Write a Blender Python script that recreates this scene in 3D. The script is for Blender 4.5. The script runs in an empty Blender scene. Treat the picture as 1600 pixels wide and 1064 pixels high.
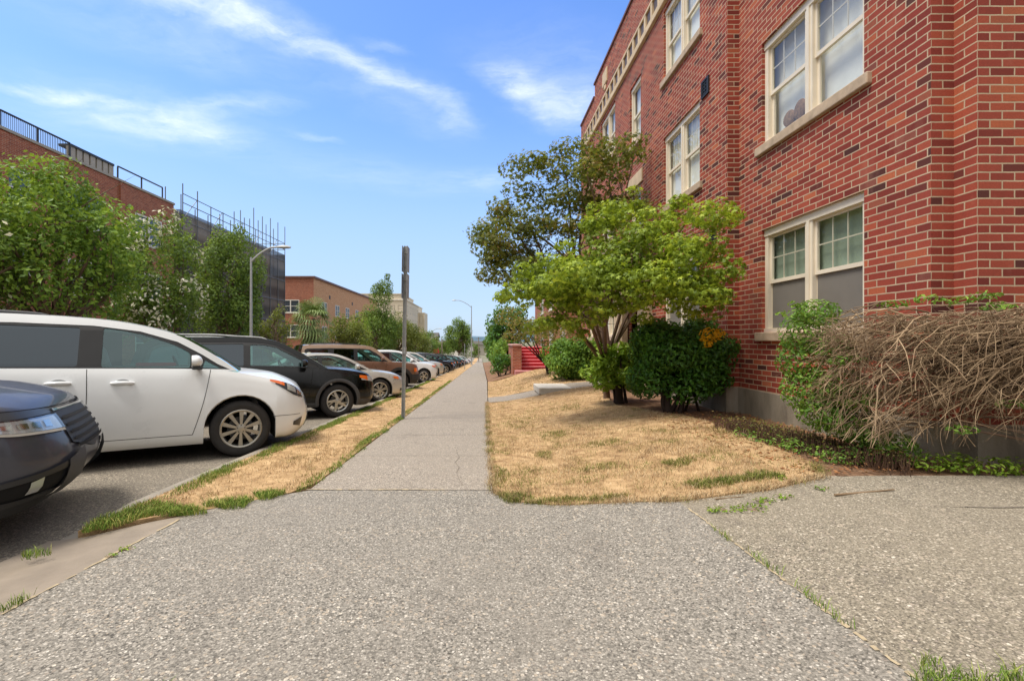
import bpy, bmesh, math, random
import numpy as np
from mathutils import Vector, Matrix
from mathutils.geometry import tessellate_polygon
R = math.radians
random.seed(7)
RNG = np.random.default_rng(11)
scene = bpy.context.scene
COL = scene.collection

# ------------------------------------------------------------------ helpers
def tag(o, label=None, cat=None, group=None, kind=None):
    if label: o['label'] = label
    if cat: o['category'] = cat
    if group: o['group'] = group
    if kind: o['kind'] = kind
    return o

def empty(name, loc=(0, 0, 0), rot=(0, 0, 0)):
    o = bpy.data.objects.new(name, None)
    o.empty_display_size = 0.2
    COL.objects.link(o)
    o.location = loc
    o.rotation_euler = rot
    return o

def thing(name, label, cat, loc=(0, 0, 0), rot=(0, 0, 0), group=None):
    return tag(empty(name, loc, rot), label, cat, group)

KIDS = {}
def link(o, parent):
    COL.objects.link(o)
    if parent is not None:
        o.parent = parent
        KIDS.setdefault(parent.name, []).append(o)
    return o

def copy_tree(o, parent=None):
    c = o.copy()
    link(c, parent)
    for ch in KIDS.get(o.name, []):
        copy_tree(ch, c)
    return c

class MB:
    """collects faces and links them as ONE mesh object"""
    def __init__(s):
        s.v = []; s.f = []; s.m = []; s.uv = {}
    def add(s, vs, fs, mi=0):
        o = len(s.v)
        s.v.extend([tuple(v) for v in vs])
        for f in fs:
            s.f.append([o + i for i in f]); s.m.append(mi)
        return o
    def quad(s, a, b, c, d, mi=0, uv=None):
        if uv: s.uv[len(s.f)] = uv
        s.add([a, b, c, d], [(0, 1, 2, 3)], mi)
    def box(s, x0, x1, y0, y1, z0, z1, mi=0, f=None):
        p = [(x0, y0, z0), (x1, y0, z0), (x1, y1, z0), (x0, y1, z0), (x0, y0, z1), (x1, y0, z1), (x1, y1, z1), (x0, y1, z1)]
        if f: p = [f(*q) for q in p]
        s.add(p, [(0, 3, 2, 1), (4, 5, 6, 7), (0, 1, 5, 4), (1, 2, 6, 5), (2, 3, 7, 6), (3, 0, 4, 7)], mi)
    def grid(s, fn, nu, nv, mi=0):
        o = len(s.v)
        for i in range(nu + 1):
            for j in range(nv + 1):
                s.v.append(tuple(fn(i / nu, j / nv)))
        for i in range(nu):
            for j in range(nv):
                a = o + i * (nv + 1) + j
                s.f.append([a, a + nv + 1, a + nv + 2, a + 1]); s.m.append(mi)
    def tube(s, pts, rad, k=6, mi=0, cap=True):
        pts = [Vector(p) for p in pts]
        n = len(pts)
        if not hasattr(rad, '__len__'): rad = [rad] * n
        o = len(s.v)
        up = Vector((0.13, 0.21, 0.97))
        for i, p in enumerate(pts):
            d = (pts[min(i + 1, n - 1)] - pts[max(i - 1, 0)])
            if d.length < 1e-9: d = Vector((0, 0, 1))
            d.normalize()
            a = d.cross(up)
            if a.length < .05: a = d.cross(Vector((1, 0, 0)))
            a.normalize(); b = d.cross(a)
            for j in range(k):
                t = 2 * math.pi * j / k
                s.v.append(tuple(p + (a * math.cos(t) + b * math.sin(t)) * rad[i]))
        for i in range(n - 1):
            for j in range(k):
                q = o + i * k; j2 = (j + 1) % k
                s.f.append([q + j, q + j2, q + k + j2, q + k + j]); s.m.append(mi)
        if cap:
            s.f.append([o + j for j in range(k)][::-1]); s.m.append(mi)
            s.f.append([o + (n - 1) * k + j for j in range(k)]); s.m.append(mi)
    def lathe(s, prof, k=32, mi=0, axis='y', c=(0, 0, 0)):
        """profile of (radius, offset along axis)"""
        o = len(s.v); n = len(prof)
        for j in range(k):
            t = 2 * math.pi * j / k
            for r, h in prof:
                if axis == 'y': p = (c[0] + r * math.cos(t), c[1] + h, c[2] + r * math.sin(t))
                else: p = (c[0] + r * math.cos(t), c[1] + r * math.sin(t), c[2] + h)
                s.v.append(p)
        for j in range(k):
            for i in range(n - 1):
                a = o + j * n + i; b = o + ((j + 1) % k) * n + i
                s.f.append([a, b, b + 1, a + 1]); s.m.append(mi)
    def poly(s, loops, fn, mi=0):
        """tessellate 2D outer loop + holes, mapped to 3D by fn"""
        flat = [p for l in loops for p in l]
        tris = tessellate_polygon([[Vector((p[0], p[1], 0)) for p in l] for l in loops])
        s.add([fn(*p) for p in flat], [tuple(t) for t in tris], mi)
    def build(s, name, mats, parent=None, smooth=None, merge=False, uvmap=False):
        me = bpy.data.meshes.new(name)
        me.from_pydata(s.v, [], s.f)
        if not isinstance(mats, (list, tuple)): mats = [mats]
        for m in mats: me.materials.append(m)
        if len(mats) > 1:
            me.polygons.foreach_set('material_index', s.m)
        if uvmap and s.uv:
            l = me.uv_layers.new(name='UVMap')
            for fi, uv in s.uv.items():
                p = me.polygons[fi]
                for k, li in enumerate(p.loop_indices): l.data[li].uv = uv[k]
        if merge:
            bm = bmesh.new(); bm.from_mesh(me)
            bmesh.ops.remove_doubles(bm, verts=bm.verts, dist=2e-4)
            bmesh.ops.dissolve_degenerate(bm, edges=bm.edges, dist=1e-5)
            bmesh.ops.recalc_face_normals(bm, faces=bm.faces)
            bm.to_mesh(me); bm.free()
        if smooth:
            me.polygons.foreach_set('use_smooth', [True] * len(me.polygons))
            if smooth < 179: me.set_sharp_from_angle(angle=R(smooth))
        me.update()
        o = bpy.data.objects.new(name, me)
        return link(o, parent)

def bevel_box(mb, x0, x1, y0, y1, z0, z1, b=.01, mi=0, f=None):
    """box with chamfered edges"""
    bm = bmesh.new()
    bmesh.ops.create_cube(bm, size=1)
    for v in bm.verts:
        v.co = Vector(((x0 + x1) / 2 + v.co.x * (x1 - x0), (y0 + y1) / 2 + v.co.y * (y1 - y0), (z0 + z1) / 2 + v.co.z * (z1 - z0)))
    bmesh.ops.bevel(bm, geom=bm.edges[:], offset=b, segments=2, affect='EDGES', profile=.5)
    bm.verts.index_update()
    vs = [v.co.copy() for v in bm.verts]
    if f: vs = [f(*v) for v in vs]
    mb.add(vs, [[v.index for v in fc.verts] for fc in bm.faces], mi)
    bm.free()

def smooth_curve(pts, n=6, closed=False):
    """Catmull-Rom through 2D/3D points"""
    out = []
    P = [np.array(p, float) for p in pts]
    m = len(P)
    for i in range(m if closed else m - 1):
        if closed:
            a, b, c, d = P[(i - 1) % m], P[i], P[(i + 1) % m], P[(i + 2) % m]
        else:
            a, b, c, d = P[max(i - 1, 0)], P[i], P[i + 1], P[min(i + 2, m - 1)]
        for k in range(n):
            t = k / n
            out.append(tuple(.5 * ((2 * b) + (c - a) * t + (2 * a - 5 * b + 4 * c - d) * t * t + (3 * b - a - 3 * c + d) * t ** 3)))
    if not closed: out.append(tuple(P[-1]))
    return out

def lerp(pts, x):
    """piecewise linear y(x) through sorted points"""
    if x <= pts[0][0]: return pts[0][1]
    for (a, b), (c, d) in zip(pts, pts[1:]):
        if x <= c:
            return b + (d - b) * (x - a) / max(c - a, 1e-9)
    return pts[-1][1]

def sstep(a, b, x):
    t = max(0, min(1, (x - a) / (b - a)))
    return t * t * (3 - 2 * t)

# ------------------------------------------------------------------ node materials
def lin(h):
    h = h.lstrip('#')
    c = [int(h[i:i + 2], 16) / 255 for i in (0, 2, 4)]
    return tuple((x / 12.92 if x <= .04045 else ((x + .055) / 1.055) ** 2.4) for x in c) + (1,)

class NT:
    def __init__(s, tree):
        s.t = tree
    def n(s, typ, inp=None, out=0, **attr):
        nd = s.t.nodes.new(typ)
        for k, v in attr.items(): setattr(nd, k, v)
        for k, v in (inp or {}).items():
            sk = nd.inputs[k]
            if isinstance(v, bpy.types.NodeSocket): s.t.links.new(v, sk)
            elif isinstance(v, bpy.types.Node): s.t.links.new(v.outputs[0], sk)
            else: sk.default_value = v
        return nd
    def math(s, op, a, b=0.0, c=None, clamp=False):
        i = {0: a, 1: b}
        if c is not None: i[2] = c
        return s.n('ShaderNodeMath', i, operation=op, use_clamp=clamp).outputs[0]
    def ramp(s, fac, stops, interp='LINEAR'):
        nd = s.n('ShaderNodeValToRGB', {0: fac})
        r = nd.color_ramp; r.interpolation = interp
        while len(r.elements) < len(stops): r.elements.new(.5)
        for e, (p, c) in zip(r.elements, stops):
            e.position = p
            e.color = lin(c) if isinstance(c, str) else (tuple(c) if hasattr(c, '__len__') else (c, c, c, 1))
        return nd.outputs[0]
    def mix(s, fac, a, b, blend='MIX'):
        nd = s.n('ShaderNodeMix', data_type='RGBA', blend_type=blend)
        for k, v in ((0, fac), (6, a), (7, b)):
            if isinstance(v, str): v = lin(v)
            if isinstance(v, bpy.types.NodeSocket): s.t.links.new(v, nd.inputs[k])
            else: nd.inputs[k].default_value = v
        return nd.outputs[2]
    def noise(s, vec, scale, detail=4, rough=.55, dist=0, out=0):
        return s.n('ShaderNodeTexNoise', {'Vector': vec, 'Scale': scale, 'Detail': detail, 'Roughness': rough, 'Distortion': dist}).outputs[out]
    def obj(s): return s.n('ShaderNodeTexCoord').outputs['Object']
    def mapping(s, vec, scale=(1, 1, 1), rot=(0, 0, 0), loc=(0, 0, 0)):
        return s.n('ShaderNodeMapping', {0: vec, 'Location': loc, 'Rotation': rot, 'Scale': scale}).outputs[0]
    def bump(s, h, strength=.3, dist=.01):
        return s.n('ShaderNodeBump', {'Height': h, 'Strength': strength, 'Distance': dist}).outputs[0]

def mat(name):
    m = bpy.data.materials.new(name); m.use_nodes = True
    nt = NT(m.node_tree)
    b = m.node_tree.nodes['Principled BSDF']
    return m, nt, b

def setp(nt, b, **k):
    names = {'color': 'Base Color', 'rough': 'Roughness', 'metal': 'Metallic', 'spec': 'Specular IOR Level', 'coat': 'Coat Weight',
             'coatr': 'Coat Roughness', 'normal': 'Normal', 'alpha': 'Alpha', 'trans': 'Transmission Weight', 'ior': 'IOR', 'sheen': 'Sheen Weight'}
    for a, v in k.items():
        sk = b.inputs[names[a]]
        if isinstance(v, str): v = lin(v)
        if isinstance(v, bpy.types.NodeSocket): nt.t.links.new(v, sk)
        else: sk.default_value = v

def plain(name, color, rough=.6, metal=0, var=.12, scale=6, bump=0, spec=.5, coat=0):
    """one paint-like colour broken up by faint noise"""
    m, nt, b = mat(name)
    c = lin(color) if isinstance(color, str) else color
    v = nt.obj()
    n1 = nt.noise(v, scale, 5)
    dark = tuple(x * (1 - var) for x in c[:3]) + (1,); lite = tuple(min(1, x * (1 + var)) for x in c[:3]) + (1,)
    setp(nt, b, color=nt.ramp(n1, [(.3, dark), (.7, lite)]), rough=rough, metal=metal, spec=spec, coat=coat)
    if bump: setp(nt, b, normal=nt.bump(nt.noise(v, scale * 12, 4), bump, .01))
    return m

M = {}
def mats():
    # aggregate paving
    def aggregate(name, tint, sc, stain):
        m, nt, b = mat(name); v = nt.obj()
        w = nt.n('ShaderNodeVectorMath', {0: v, 1: nt.n('ShaderNodeVectorMath', {0: nt.noise(v, 35, 2, out=1), 3: .012}, operation='SCALE').outputs[0]}, operation='ADD').outputs[0]
        vo = nt.n('ShaderNodeTexVoronoi', {'Vector': w, 'Scale': sc}, feature='F1')
        sepc = nt.n('ShaderNodeSeparateColor', {0: vo.outputs['Color']})
        peb = nt.ramp(sepc.outputs[0], tint)
        vo2 = nt.n('ShaderNodeTexVoronoi', {'Vector': w, 'Scale': sc * .45}, feature='F1')
        sep2 = nt.n('ShaderNodeSeparateColor', {0: vo2.outputs['Color']})
        big = nt.ramp(sep2.outputs[1], [(0, '#4e4a46'), (.1, '#8a8076'), (.5, '#a89c8c'), (.88, '#b4a693'), (1, '#d8cfbf')])
        bigmask = nt.math('MULTIPLY', nt.math('LESS_THAN', vo2.outputs['Distance'], .42), nt.math('GREATER_THAN', sep2.outputs[2], .72))
        col = nt.mix(bigmask, peb, big)
        gap = nt.ramp(vo.outputs['Distance'], [(.42, 1.0), (.75, .62)])
        col = nt.mix(1, col, gap, 'MULTIPLY')
        st = nt.noise(v, .7, 7, .66)
        col = nt.mix(nt.ramp(st, [(.36, .0), (.68, .55)]), col, stain)
        dk = nt.noise(nt.mapping(v, (1, .6, 1), (0, 0, .3), (3, 1, 0)), 2.3, 7, .7)
        col = nt.mix(nt.ramp(dk, [(.56, 0.0), (.72, .34)]), col, '#5b554f')
        setp(nt, b, color=col, rough=.85, spec=.25, normal=nt.bump(vo.outputs['Distance'], .35, .004))
        return m
    M['aggregate'] = aggregate('exposed_aggregate', [(0, '#45423d'), (.12, '#6b675f'), (.4, '#847f76'), (.7, '#938d83'), (.92, '#a7a095'), (1, '#d0c9bd')], 118, '#807a71')
    M['drive'] = aggregate('worn_driveway', [(0, '#554f46'), (.2, '#766f62'), (.6, '#8d8474'), (.9, '#9c9382'), (1, '#c8bfae')], 130, '#8a8171')
    M['walk'] = aggregate('sidewalk_concrete', [(0, '#6c645b'), (.25, '#8a8176'), (.7, '#9d9387'), (1, '#c2b8a8')], 118, '#8d8478')
    M['asphalt'] = aggregate('street_asphalt', [(0, '#57514a'), (.3, '#746e65'), (.7, '#878073'), (1, '#a99f90')], 110, '#706960')
    M['patch'] = plain('smooth_apron', '#857a6d', .9, var=.14, scale=5, bump=.15)
    M['concrete'] = plain('concrete', '#8d867b', .9, var=.2, scale=3, bump=.2)
    M['slab'] = plain('pale_slab', '#b9b4aa', .9, var=.12, scale=7, bump=.15)
    # foundation with drips
    m, nt, b = mat('foundation_concrete'); v = nt.obj()
    a = nt.noise(nt.mapping(v, (2.5, 2.5, .7)), 1.6, 7, .65)
    c = nt.ramp(a, [(.3, '#6f675b'), (.5, '#8d8475'), (.72, '#a0978a')])
    setp(nt, b, color=c, rough=.9, normal=nt.bump(nt.noise(v, 40, 5), .3, .01)); M['foundation'] = m
    # brick
    def brick(name, stops, mortar, bw=.216, rh=.0763, ms=.0066, soot=.12, grime=.65):
        m, nt, b = mat(name)
        uv = nt.n('ShaderNodeTexCoord').outputs['UV']
        wob = nt.n('ShaderNodeVectorMath', {0: nt.noise(uv, 9, 2, out=1), 1: (.5, .5, .5)}, operation='SUBTRACT').outputs[0]
        vec = nt.n('ShaderNodeVectorMath', {0: uv, 1: nt.n('ShaderNodeVectorMath', {0: wob, 3: .007}, operation='SCALE').outputs[0]}, operation='ADD').outputs[0]
        bt = nt.n('ShaderNodeTexBrick', {'Vector': vec, 'Color1': (0, 0, 0, 1), 'Color2': (1, 1, 1, 1), 'Mortar': (.5, .5, .5, 1), 'Scale': 1.0,
                                         'Mortar Size': ms, 'Mortar Smooth': .15, 'Bias': 0.0, 'Brick Width': bw, 'Row Height': rh})
        bt.offset = .5
        col = nt.ramp(bt.outputs[0], stops)
        fine = nt.noise(uv, 60, 5, .7)
        col = nt.mix(nt.ramp(fine, [(.35, .0), (.75, .35)]), col, stops[0][1])
        big = nt.noise(uv, .55, 5, .6)
        col = nt.mix(nt.ramp(big, [(.45, 0.0), (.75, soot)]), col, '#8c5a50')
        dark = nt.noise(nt.mapping(uv, (1, .35, 1), loc=(4, 2, 0)), 1.1, 6, .6)
        col = nt.mix(nt.ramp(dark, [(.52, 0.0), (.78, .4 * grime)]), col, '#4b231f')
        runs = nt.noise(nt.mapping(uv, (5, .28, 1)), 1.0, 6, .65)
        col = nt.mix(nt.ramp(runs, [(.52, 0.0), (.8, .38 * grime)]), col, '#5c3a31')
        pale = nt.noise(nt.mapping(uv, (1.2, .6, 1), loc=(7, 7, 0)), 2.2, 6, .6)
        col = nt.mix(nt.ramp(pale, [(.58, 0.0), (.85, .4)]), col, '#b98873')
        mc = nt.mix(nt.ramp(nt.noise(uv, 3, 6, .7), [(.4, 0.0), (.8, .8)]), mortar, '#94806c')
        col = nt.mix(bt.outputs['Fac'], col, mc)
        h = nt.math('ADD', nt.math('MULTIPLY', nt.math('SUBTRACT', 1.0, bt.outputs['Fac']), 1.0), nt.math('MULTIPLY', fine, .25))
        setp(nt, b, color=col, rough=.86, spec=.3, normal=nt.bump(h, .5, .006))
        return m
    ST = [(0, '#4a2a27'), (.05, '#612f29'), (.1, '#792f27'), (.25, '#8f3a2e'), (.5, '#9c4435'), (.72, '#a34a39'), (.88, '#ae533c'), (.95, '#be6845'), (1, '#7e463e')]
    M['brick'] = brick('red_brick', ST, '#c2ae93')
    M['brick_far'] = brick('street_brick', [(0, '#8a4a3a'), (.5, '#a35c45'), (1, '#b06a50')], '#b9a08c', soot=.1, grime=.5)
    M['brick_tan'] = brick('tan_brick', [(0, '#c08560'), (.5, '#d09a70'), (1, '#dcab84')], '#d3b793', soot=.0, grime=.15)
    M['coping'] = plain('coping_metal', '#6e4a41', .6, var=.15)
    M['cream'] = plain('cream_paint', '#e0d6c3', .55, var=.06, scale=4)
    M['cream2'] = plain('cream_stone', '#cdb796', .8, var=.14, scale=5, bump=.1)
    M['sill'] = plain('sill_stone', '#b5a189', .85, var=.2, scale=9, bump=.2)
    M['blind'] = plain('window_blind', '#fbf9f4', .8, var=.04)
    M['blind_low'] = plain('reflection_tinted_blind', '#9aa899', .8, var=.1)  # greenish tree reflection of the ground-floor glass put into the blind colour
    M['room'] = plain('dark_room', '#2b2a28', .9)
    M['screen'] = plain('insect_screen', '#74706a', .75, var=.08, scale=3)
    M['dark'] = plain('dark_metal', '#2f3030', .5, var=.15)
    M['vent'] = plain('black_iron', '#1d1f1f', .55)
    M['door_red'] = plain('door_wood', '#3c1c16', .45, var=.25, scale=8)
    M['beige'] = plain('pale_stucco', '#d9cdb8', .9, var=.05, bump=.1)
    M['gray_panel'] = plain('grey_panel', '#a39d92', .7, var=.08)
    M['white_wall'] = plain('white_stucco', '#dedad2', .85, var=.05)
    M['roof'] = plain('roof_felt', '#55524e', .9)
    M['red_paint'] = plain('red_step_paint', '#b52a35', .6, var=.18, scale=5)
    M['galv'] = plain('galvanised_steel', '#a6a8a8', .5, .4, var=.2, scale=9)
    M['pole_grey'] = plain('grey_pole_paint', '#a9abab', .55, var=.1)
    M['scaf'] = plain('scaffold_tube', '#74777a', .5, .6)
    M['wood'] = plain('pole_wood', '#8d8274', .85, var=.2, scale=12)
    m, nt, b = mat('scaffold_net')      # netting: half see-through weave
    v = nt.obj()
    w = nt.n('ShaderNodeTexWave', {'Vector': v, 'Scale': .16, 'Distortion': 1.5, 'Detail': 3}, wave_type='BANDS', bands_direction='Z').outputs[1]
    setp(nt, b, color=nt.ramp(w, [(.2, '#4a4440'), (.8, '#766d64')]), rough=.9, alpha=.8); M['net'] = m
    # thin glass
    def glass(name, tint, gain=1.5, base=.03, rough=.02, refl=(1, 1, 1, 1)):
        m = bpy.data.materials.new(name); m.use_nodes = True
        t = m.node_tree; t.nodes.clear(); nt = NT(t)
        bf = nt.n('ShaderNodeNewGeometry').outputs['Backfacing']
        fr = nt.n('ShaderNodeFresnel', {'IOR': nt.math('ADD', 1.5, nt.math('MULTIPLY', bf, 1 / 1.5 - 1.5))})
        fac = nt.math('ADD', nt.math('MULTIPLY', fr.outputs[0], gain), base, clamp=True)
        tr = nt.n('ShaderNodeBsdfTransparent', {0: lin(tint)})
        wav = nt.bump(nt.noise(nt.obj(), 1.3, 2), .06, .05)
        gl = nt.n('ShaderNodeBsdfGlossy', {'Color': refl, 'Roughness': rough, 'Normal': wav})
        mx = nt.n('ShaderNodeMixShader', {0: fac, 1: tr.outputs[0], 2: gl.outputs[0]})
        o = nt.n('ShaderNodeOutputMaterial', {0: mx.outputs[0]})
        return m
    M['pane'] = glass('window_glass', '#f0f4f2', .75, .03)
    M['cglass'] = glass('car_glass', '#b9e2dd', 2.0, .05, refl=(.75, .97, 1, 1))
    M['privacy'] = glass('privacy_glass', '#22282e', 1.7, .04, refl=(.78, .9, 1, 1))
    M['lens'] = glass('lamp_lens', '#f4f7f7', 1.2, .05)
    # car finishes
    def paint(name, c, metal=0.0, rough=.32, flake=.06, coat=.8):
        m, nt, b = mat(name); v = nt.obj()
        cc = lin(c)
        dust = nt.noise(v, 3.0, 6, .6)
        hi = tuple(min(1, x * (1 + flake) + .002) for x in cc[:3]) + (1,); lo = tuple(x * (1 - flake) for x in cc[:3]) + (1,)
        setp(nt, b, color=nt.ramp(dust, [(.3, lo), (.7, hi)]), rough=nt.ramp(dust, [(.3, rough - .06), (.75, rough + .12)]), metal=metal, coat=coat, coatr=.04, spec=.5 if coat > .5 else .35)
        return m
    M['paint'] = paint
    M['recess'] = plain('handle_recess', '#8f9294', .5)
    M['tyre'] = plain('tyre_rubber', '#2b2928', .85, var=.2, scale=14)
    M['trim'] = plain('black_plastic', '#2a2b2d', .6, var=.1)
    M['arch'] = plain('wheel_well', '#0d0d0e', .95)
    M['clad'] = plain('grey_cladding', '#424346', .65, var=.08)
    M['alloy'] = plain('alloy', '#a9a59c', .35, .7, var=.12, scale=10)
    M['alloy2'] = plain('bright_alloy', '#b9bab8', .3, .8, var=.1, scale=10)
    M['chrome'] = plain('chrome', '#c9cccd', .12, 1, var=.03)
    M['seat'] = plain('seat_cloth', '#8b8d88', .9, var=.12)
    M['seat_light'] = plain('pale_seat_cloth', '#b9bbae', .9, var=.08)
    M['inner'] = plain('cabin_trim', '#a3a49c', .9, var=.1)
    M['seatbelt'] = plain('red_cloth', '#c2222b', .8)
    M['orange'] = plain('amber_lens', '#e0691a', .25, var=.1, coat=1)
    M['lampin'] = plain('lamp_reflector', '#c3c7c9', .25, .45)
    M['lampdark'] = plain('lamp_housing', '#3a3d41', .3)
    M['bark'] = plain('bark', '#6f5b4c', .9, var=.3, scale=9, bump=.5)
    M['bark_dark'] = plain('dark_bark', '#33261f', .9, var=.3, scale=9, bump=.5)
    # foliage
    def leaf(name, stops, trans=.42, sc=1.1, rough=.5, gain=1.75):
        stops = [(q, tuple(min(.9, x * gain) for x in lin(c)[:3]) + (1,)) for q, c in stops]
        m, nt, b = mat(name); v = nt.obj()
        rnd = nt.n('ShaderNodeNewGeometry').outputs['Random Per Island']
        ns = nt.noise(v, sc, 3)
        f = nt.math('ADD', nt.math('MULTIPLY', rnd, .55), nt.math('MULTIPLY', nt.math('SUBTRACT', nt.math('MULTIPLY', ns, 1.9), .45), .45), clamp=True)
        col = nt.ramp(f, stops)
        setp(nt, b, color=col, rough=rough, spec=.35)
        tl = nt.n('ShaderNodeBsdfTranslucent', {0: nt.mix(.4, col, (.35, .4, .02, 1), 'MIX')})
        out = [n for n in m.node_tree.nodes if n.type == 'OUTPUT_MATERIAL'][0]
        mx = nt.n('ShaderNodeMixShader', {0: trans, 1: b.outputs[0], 2: tl.outputs[0]})
        m.node_tree.links.new(mx.outputs[0], out.inputs[0])
        return m
    M['leaf_maker'] = leaf
    M['maple'] = leaf('maple_leaf', [(0, '#3a4a17'), (.35, '#56681f'), (.65, '#788a2a'), (.9, '#9aa235'), (1, '#a8863a')])
    M['maple_dark'] = leaf('bronze_leaf', [(0, '#333b1b'), (.4, '#4a5524'), (.7, '#63652e'), (.88, '#7d6232'), (1, '#8f5533')])
    M['reddish'] = leaf('reddish_leaf', [(0, '#3a4222'), (.4, '#545b2b'), (.7, '#6f6138'), (1, '#8a5238')])
    M['rhodo'] = leaf('glossy_leaf', [(0, '#1a3214'), (.4, '#284a19'), (.75, '#3d6420'), (1, '#5f8a34')], .3, 1.4, .4, gain=2.0)
    M['lime'] = leaf('lime_leaf', [(0, '#4b6a1c'), (.5, '#76962b'), (1, '#a3ba45')], .35, 1.6, gain=1.2)
    M['hedgeleaf'] = leaf('hedge_leaf', [(0, '#33531d'), (.5, '#52752b'), (.9, '#7d9a3e'), (1, '#a09a3a')], .35, 2, gain=1.45)
    M['yellow'] = leaf('yellow_leaf', [(0, '#c98e12'), (.5, '#eab31c'), (1, '#f5cf3a')], .3, 2, gain=1.0)
    M['tree_a'] = leaf('street_leaf', [(0, '#2c3f1b'), (.4, '#476024'), (.75, '#67802f'), (1, '#8f9c4a')], .4, .6, gain=2.1)
    M['tree_b'] = leaf('deep_leaf', [(0, '#26351a'), (.4, '#3f5424'), (.8, '#5f7431'), (1, '#858f47')], .4, .6, gain=2.1)
    M['tree_c'] = leaf('olive_leaf', [(0, '#36401d'), (.4, '#515a28'), (.8, '#737937'), (1, '#8e8a45')], .4, .5, gain=1.6)
    M['palm'] = leaf('palm_leaf', [(0, '#3d4a26'), (.5, '#617341'), (1, '#8b9a64')], .25, .7, gain=1.5)
    M['flower'] = leaf('white_blossom', [(0, '#cfc9a4'), (.5, '#e9e5cf'), (1, '#f6f3e4')], .3, 2, gain=1.0)
    M['dryleaf'] = leaf('dry_leaf', [(0, '#5a3522'), (.5, '#8a5a38'), (1, '#b98a5a')], .1, 3, gain=1.0)
    m, nt, b = mat('bare_twig')
    rnd = nt.n('ShaderNodeNewGeometry').outputs['Random Per Island']
    setp(nt, b, color=nt.mix(nt.noise(nt.obj(), 20, 3), nt.ramp(rnd, [(0, '#55432f'), (.5, '#9a8164'), (1, '#cfb591')]), '#74604a'), rough=.9); M['twig'] = m
    M['stub'] = plain('dead_stub', '#5b4433', .95, var=.35, scale=25)
    # grass blades
    def blades(name, dry, green, thr, sc=1.3):
        m, nt, b = mat(name); v = nt.obj()
        rnd = nt.n('ShaderNodeNewGeometry').outputs['Random Per Island']
        g = nt.ramp(nt.math('ADD', nt.noise(v, sc, 5, .6), nt.math('MULTIPLY', nt.math('SUBTRACT', rnd, .5), .16)), [(thr, 0.0), (thr + .1, 1.0)])
        col = nt.mix(g, nt.ramp(rnd, dry), nt.ramp(rnd, green))
        br = nt.noise(nt.mapping(v, loc=(3, 9, 0)), 2.6, 6, .65)
        col = nt.mix(nt.ramp(br, [(.5, 0.0), (.68, .55)]), col, dry[0][1] if thr != .5 else green[0][1])
        setp(nt, b, color=col, rough=.8, spec=.2)
        return m
    DRY = [(0, '#7f6a4e'), (.3, '#ad9470'), (.7, '#c9b18b'), (1, '#e0cfae')]
    GRN = [(0, '#4d5a26'), (.5, '#6a7432'), (1, '#8b8c48')]
    M['blade'] = blades('dry_blades', DRY, GRN, .515, 2.4)
    M['blade_strip'] = blades('strip_blades', DRY, [(0, '#5b7030'), (.5, '#7d8c40'), (1, '#a19d58')], .54, 1.4)
    M['blade_green'] = blades('green_blades', [(0, '#556f2c'), (.5, '#76903c'), (1, '#b3a862')], [(0, '#4d6a28'), (.5, '#6d8b36'), (1, '#90a04a')], .5)
    M['blade_mid'] = blades('faded_green_blades', [(0, '#5c6430'), (.5, '#7b7c40'), (1, '#a69a5c')], [(0, '#4d5a26'), (.5, '#6a7432'), (1, '#8b8c48')], .5)
    def soil(name, stops, sc):
        m, nt, b = mat(name); v = nt.obj()
        a = nt.noise(v, sc, 8, .68)
        c = nt.ramp(a, stops)
        g = nt.noise(nt.mapping(v, (1, 1, 1), loc=(5, 3, 0)), 1.3, 5, .6)
        setp(nt, b, color=c, rough=.95, spec=.15, normal=nt.bump(nt.noise(v, 55, 6, .7), .9, .02))
        return m
    M['dry_ground'] = soil('dry_turf', [(.28, '#6f563f'), (.42, '#a38561'), (.6, '#c3a47b'), (.78, '#d8bf99')], 6)
    M['soil'] = soil('bed_soil', [(.3, '#5a4232'), (.5, '#7e614b'), (.7, '#9c7f66')], 9)
    M['ground'] = soil('ground_earth', [(.3, '#686957'), (.5, '#7c7a68'), (.7, '#8d8876')], 2)
    m, nt, b = mat('hazy_hill'); v = nt.obj()
    setp(nt, b, color=nt.ramp(nt.noise(v, .01, 5), [(.3, '#3d5566'), (.7, '#5a7282')]), rough=1); M['hill'] = m  # distance haze put into the blue-grey of the hills
mats()
# ------------------------------------------------------------------ camera, sky, sun
EYE = 1.2
cam = bpy.data.cameras.new('camera'); camo = bpy.data.objects.new('camera', cam); COL.objects.link(camo)
camo.location = (0, 0, EYE); camo.rotation_euler = (R(90), 0, 0)
cam.sensor_width = 36; cam.lens = 16.0; cam.shift_x = (800 - 752) / 1600
cam.clip_start = .05; cam.clip_end = 9000
scene.camera = camo
FPX, CX, CY = 711.1, 752, 532

SUN = Vector((-.40, -.16, 1.0)).normalized()
sl = bpy.data.lights.new('sun', 'SUN'); so = bpy.data.objects.new('sun', sl); COL.objects.link(so)
sl.energy = 2.2; sl.angle = R(20); sl.color = (1, .93, .83)
so.rotation_euler = (-SUN).to_track_quat('-Z', 'Y').to_euler()
so.location = (0, 0, 60)

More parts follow.
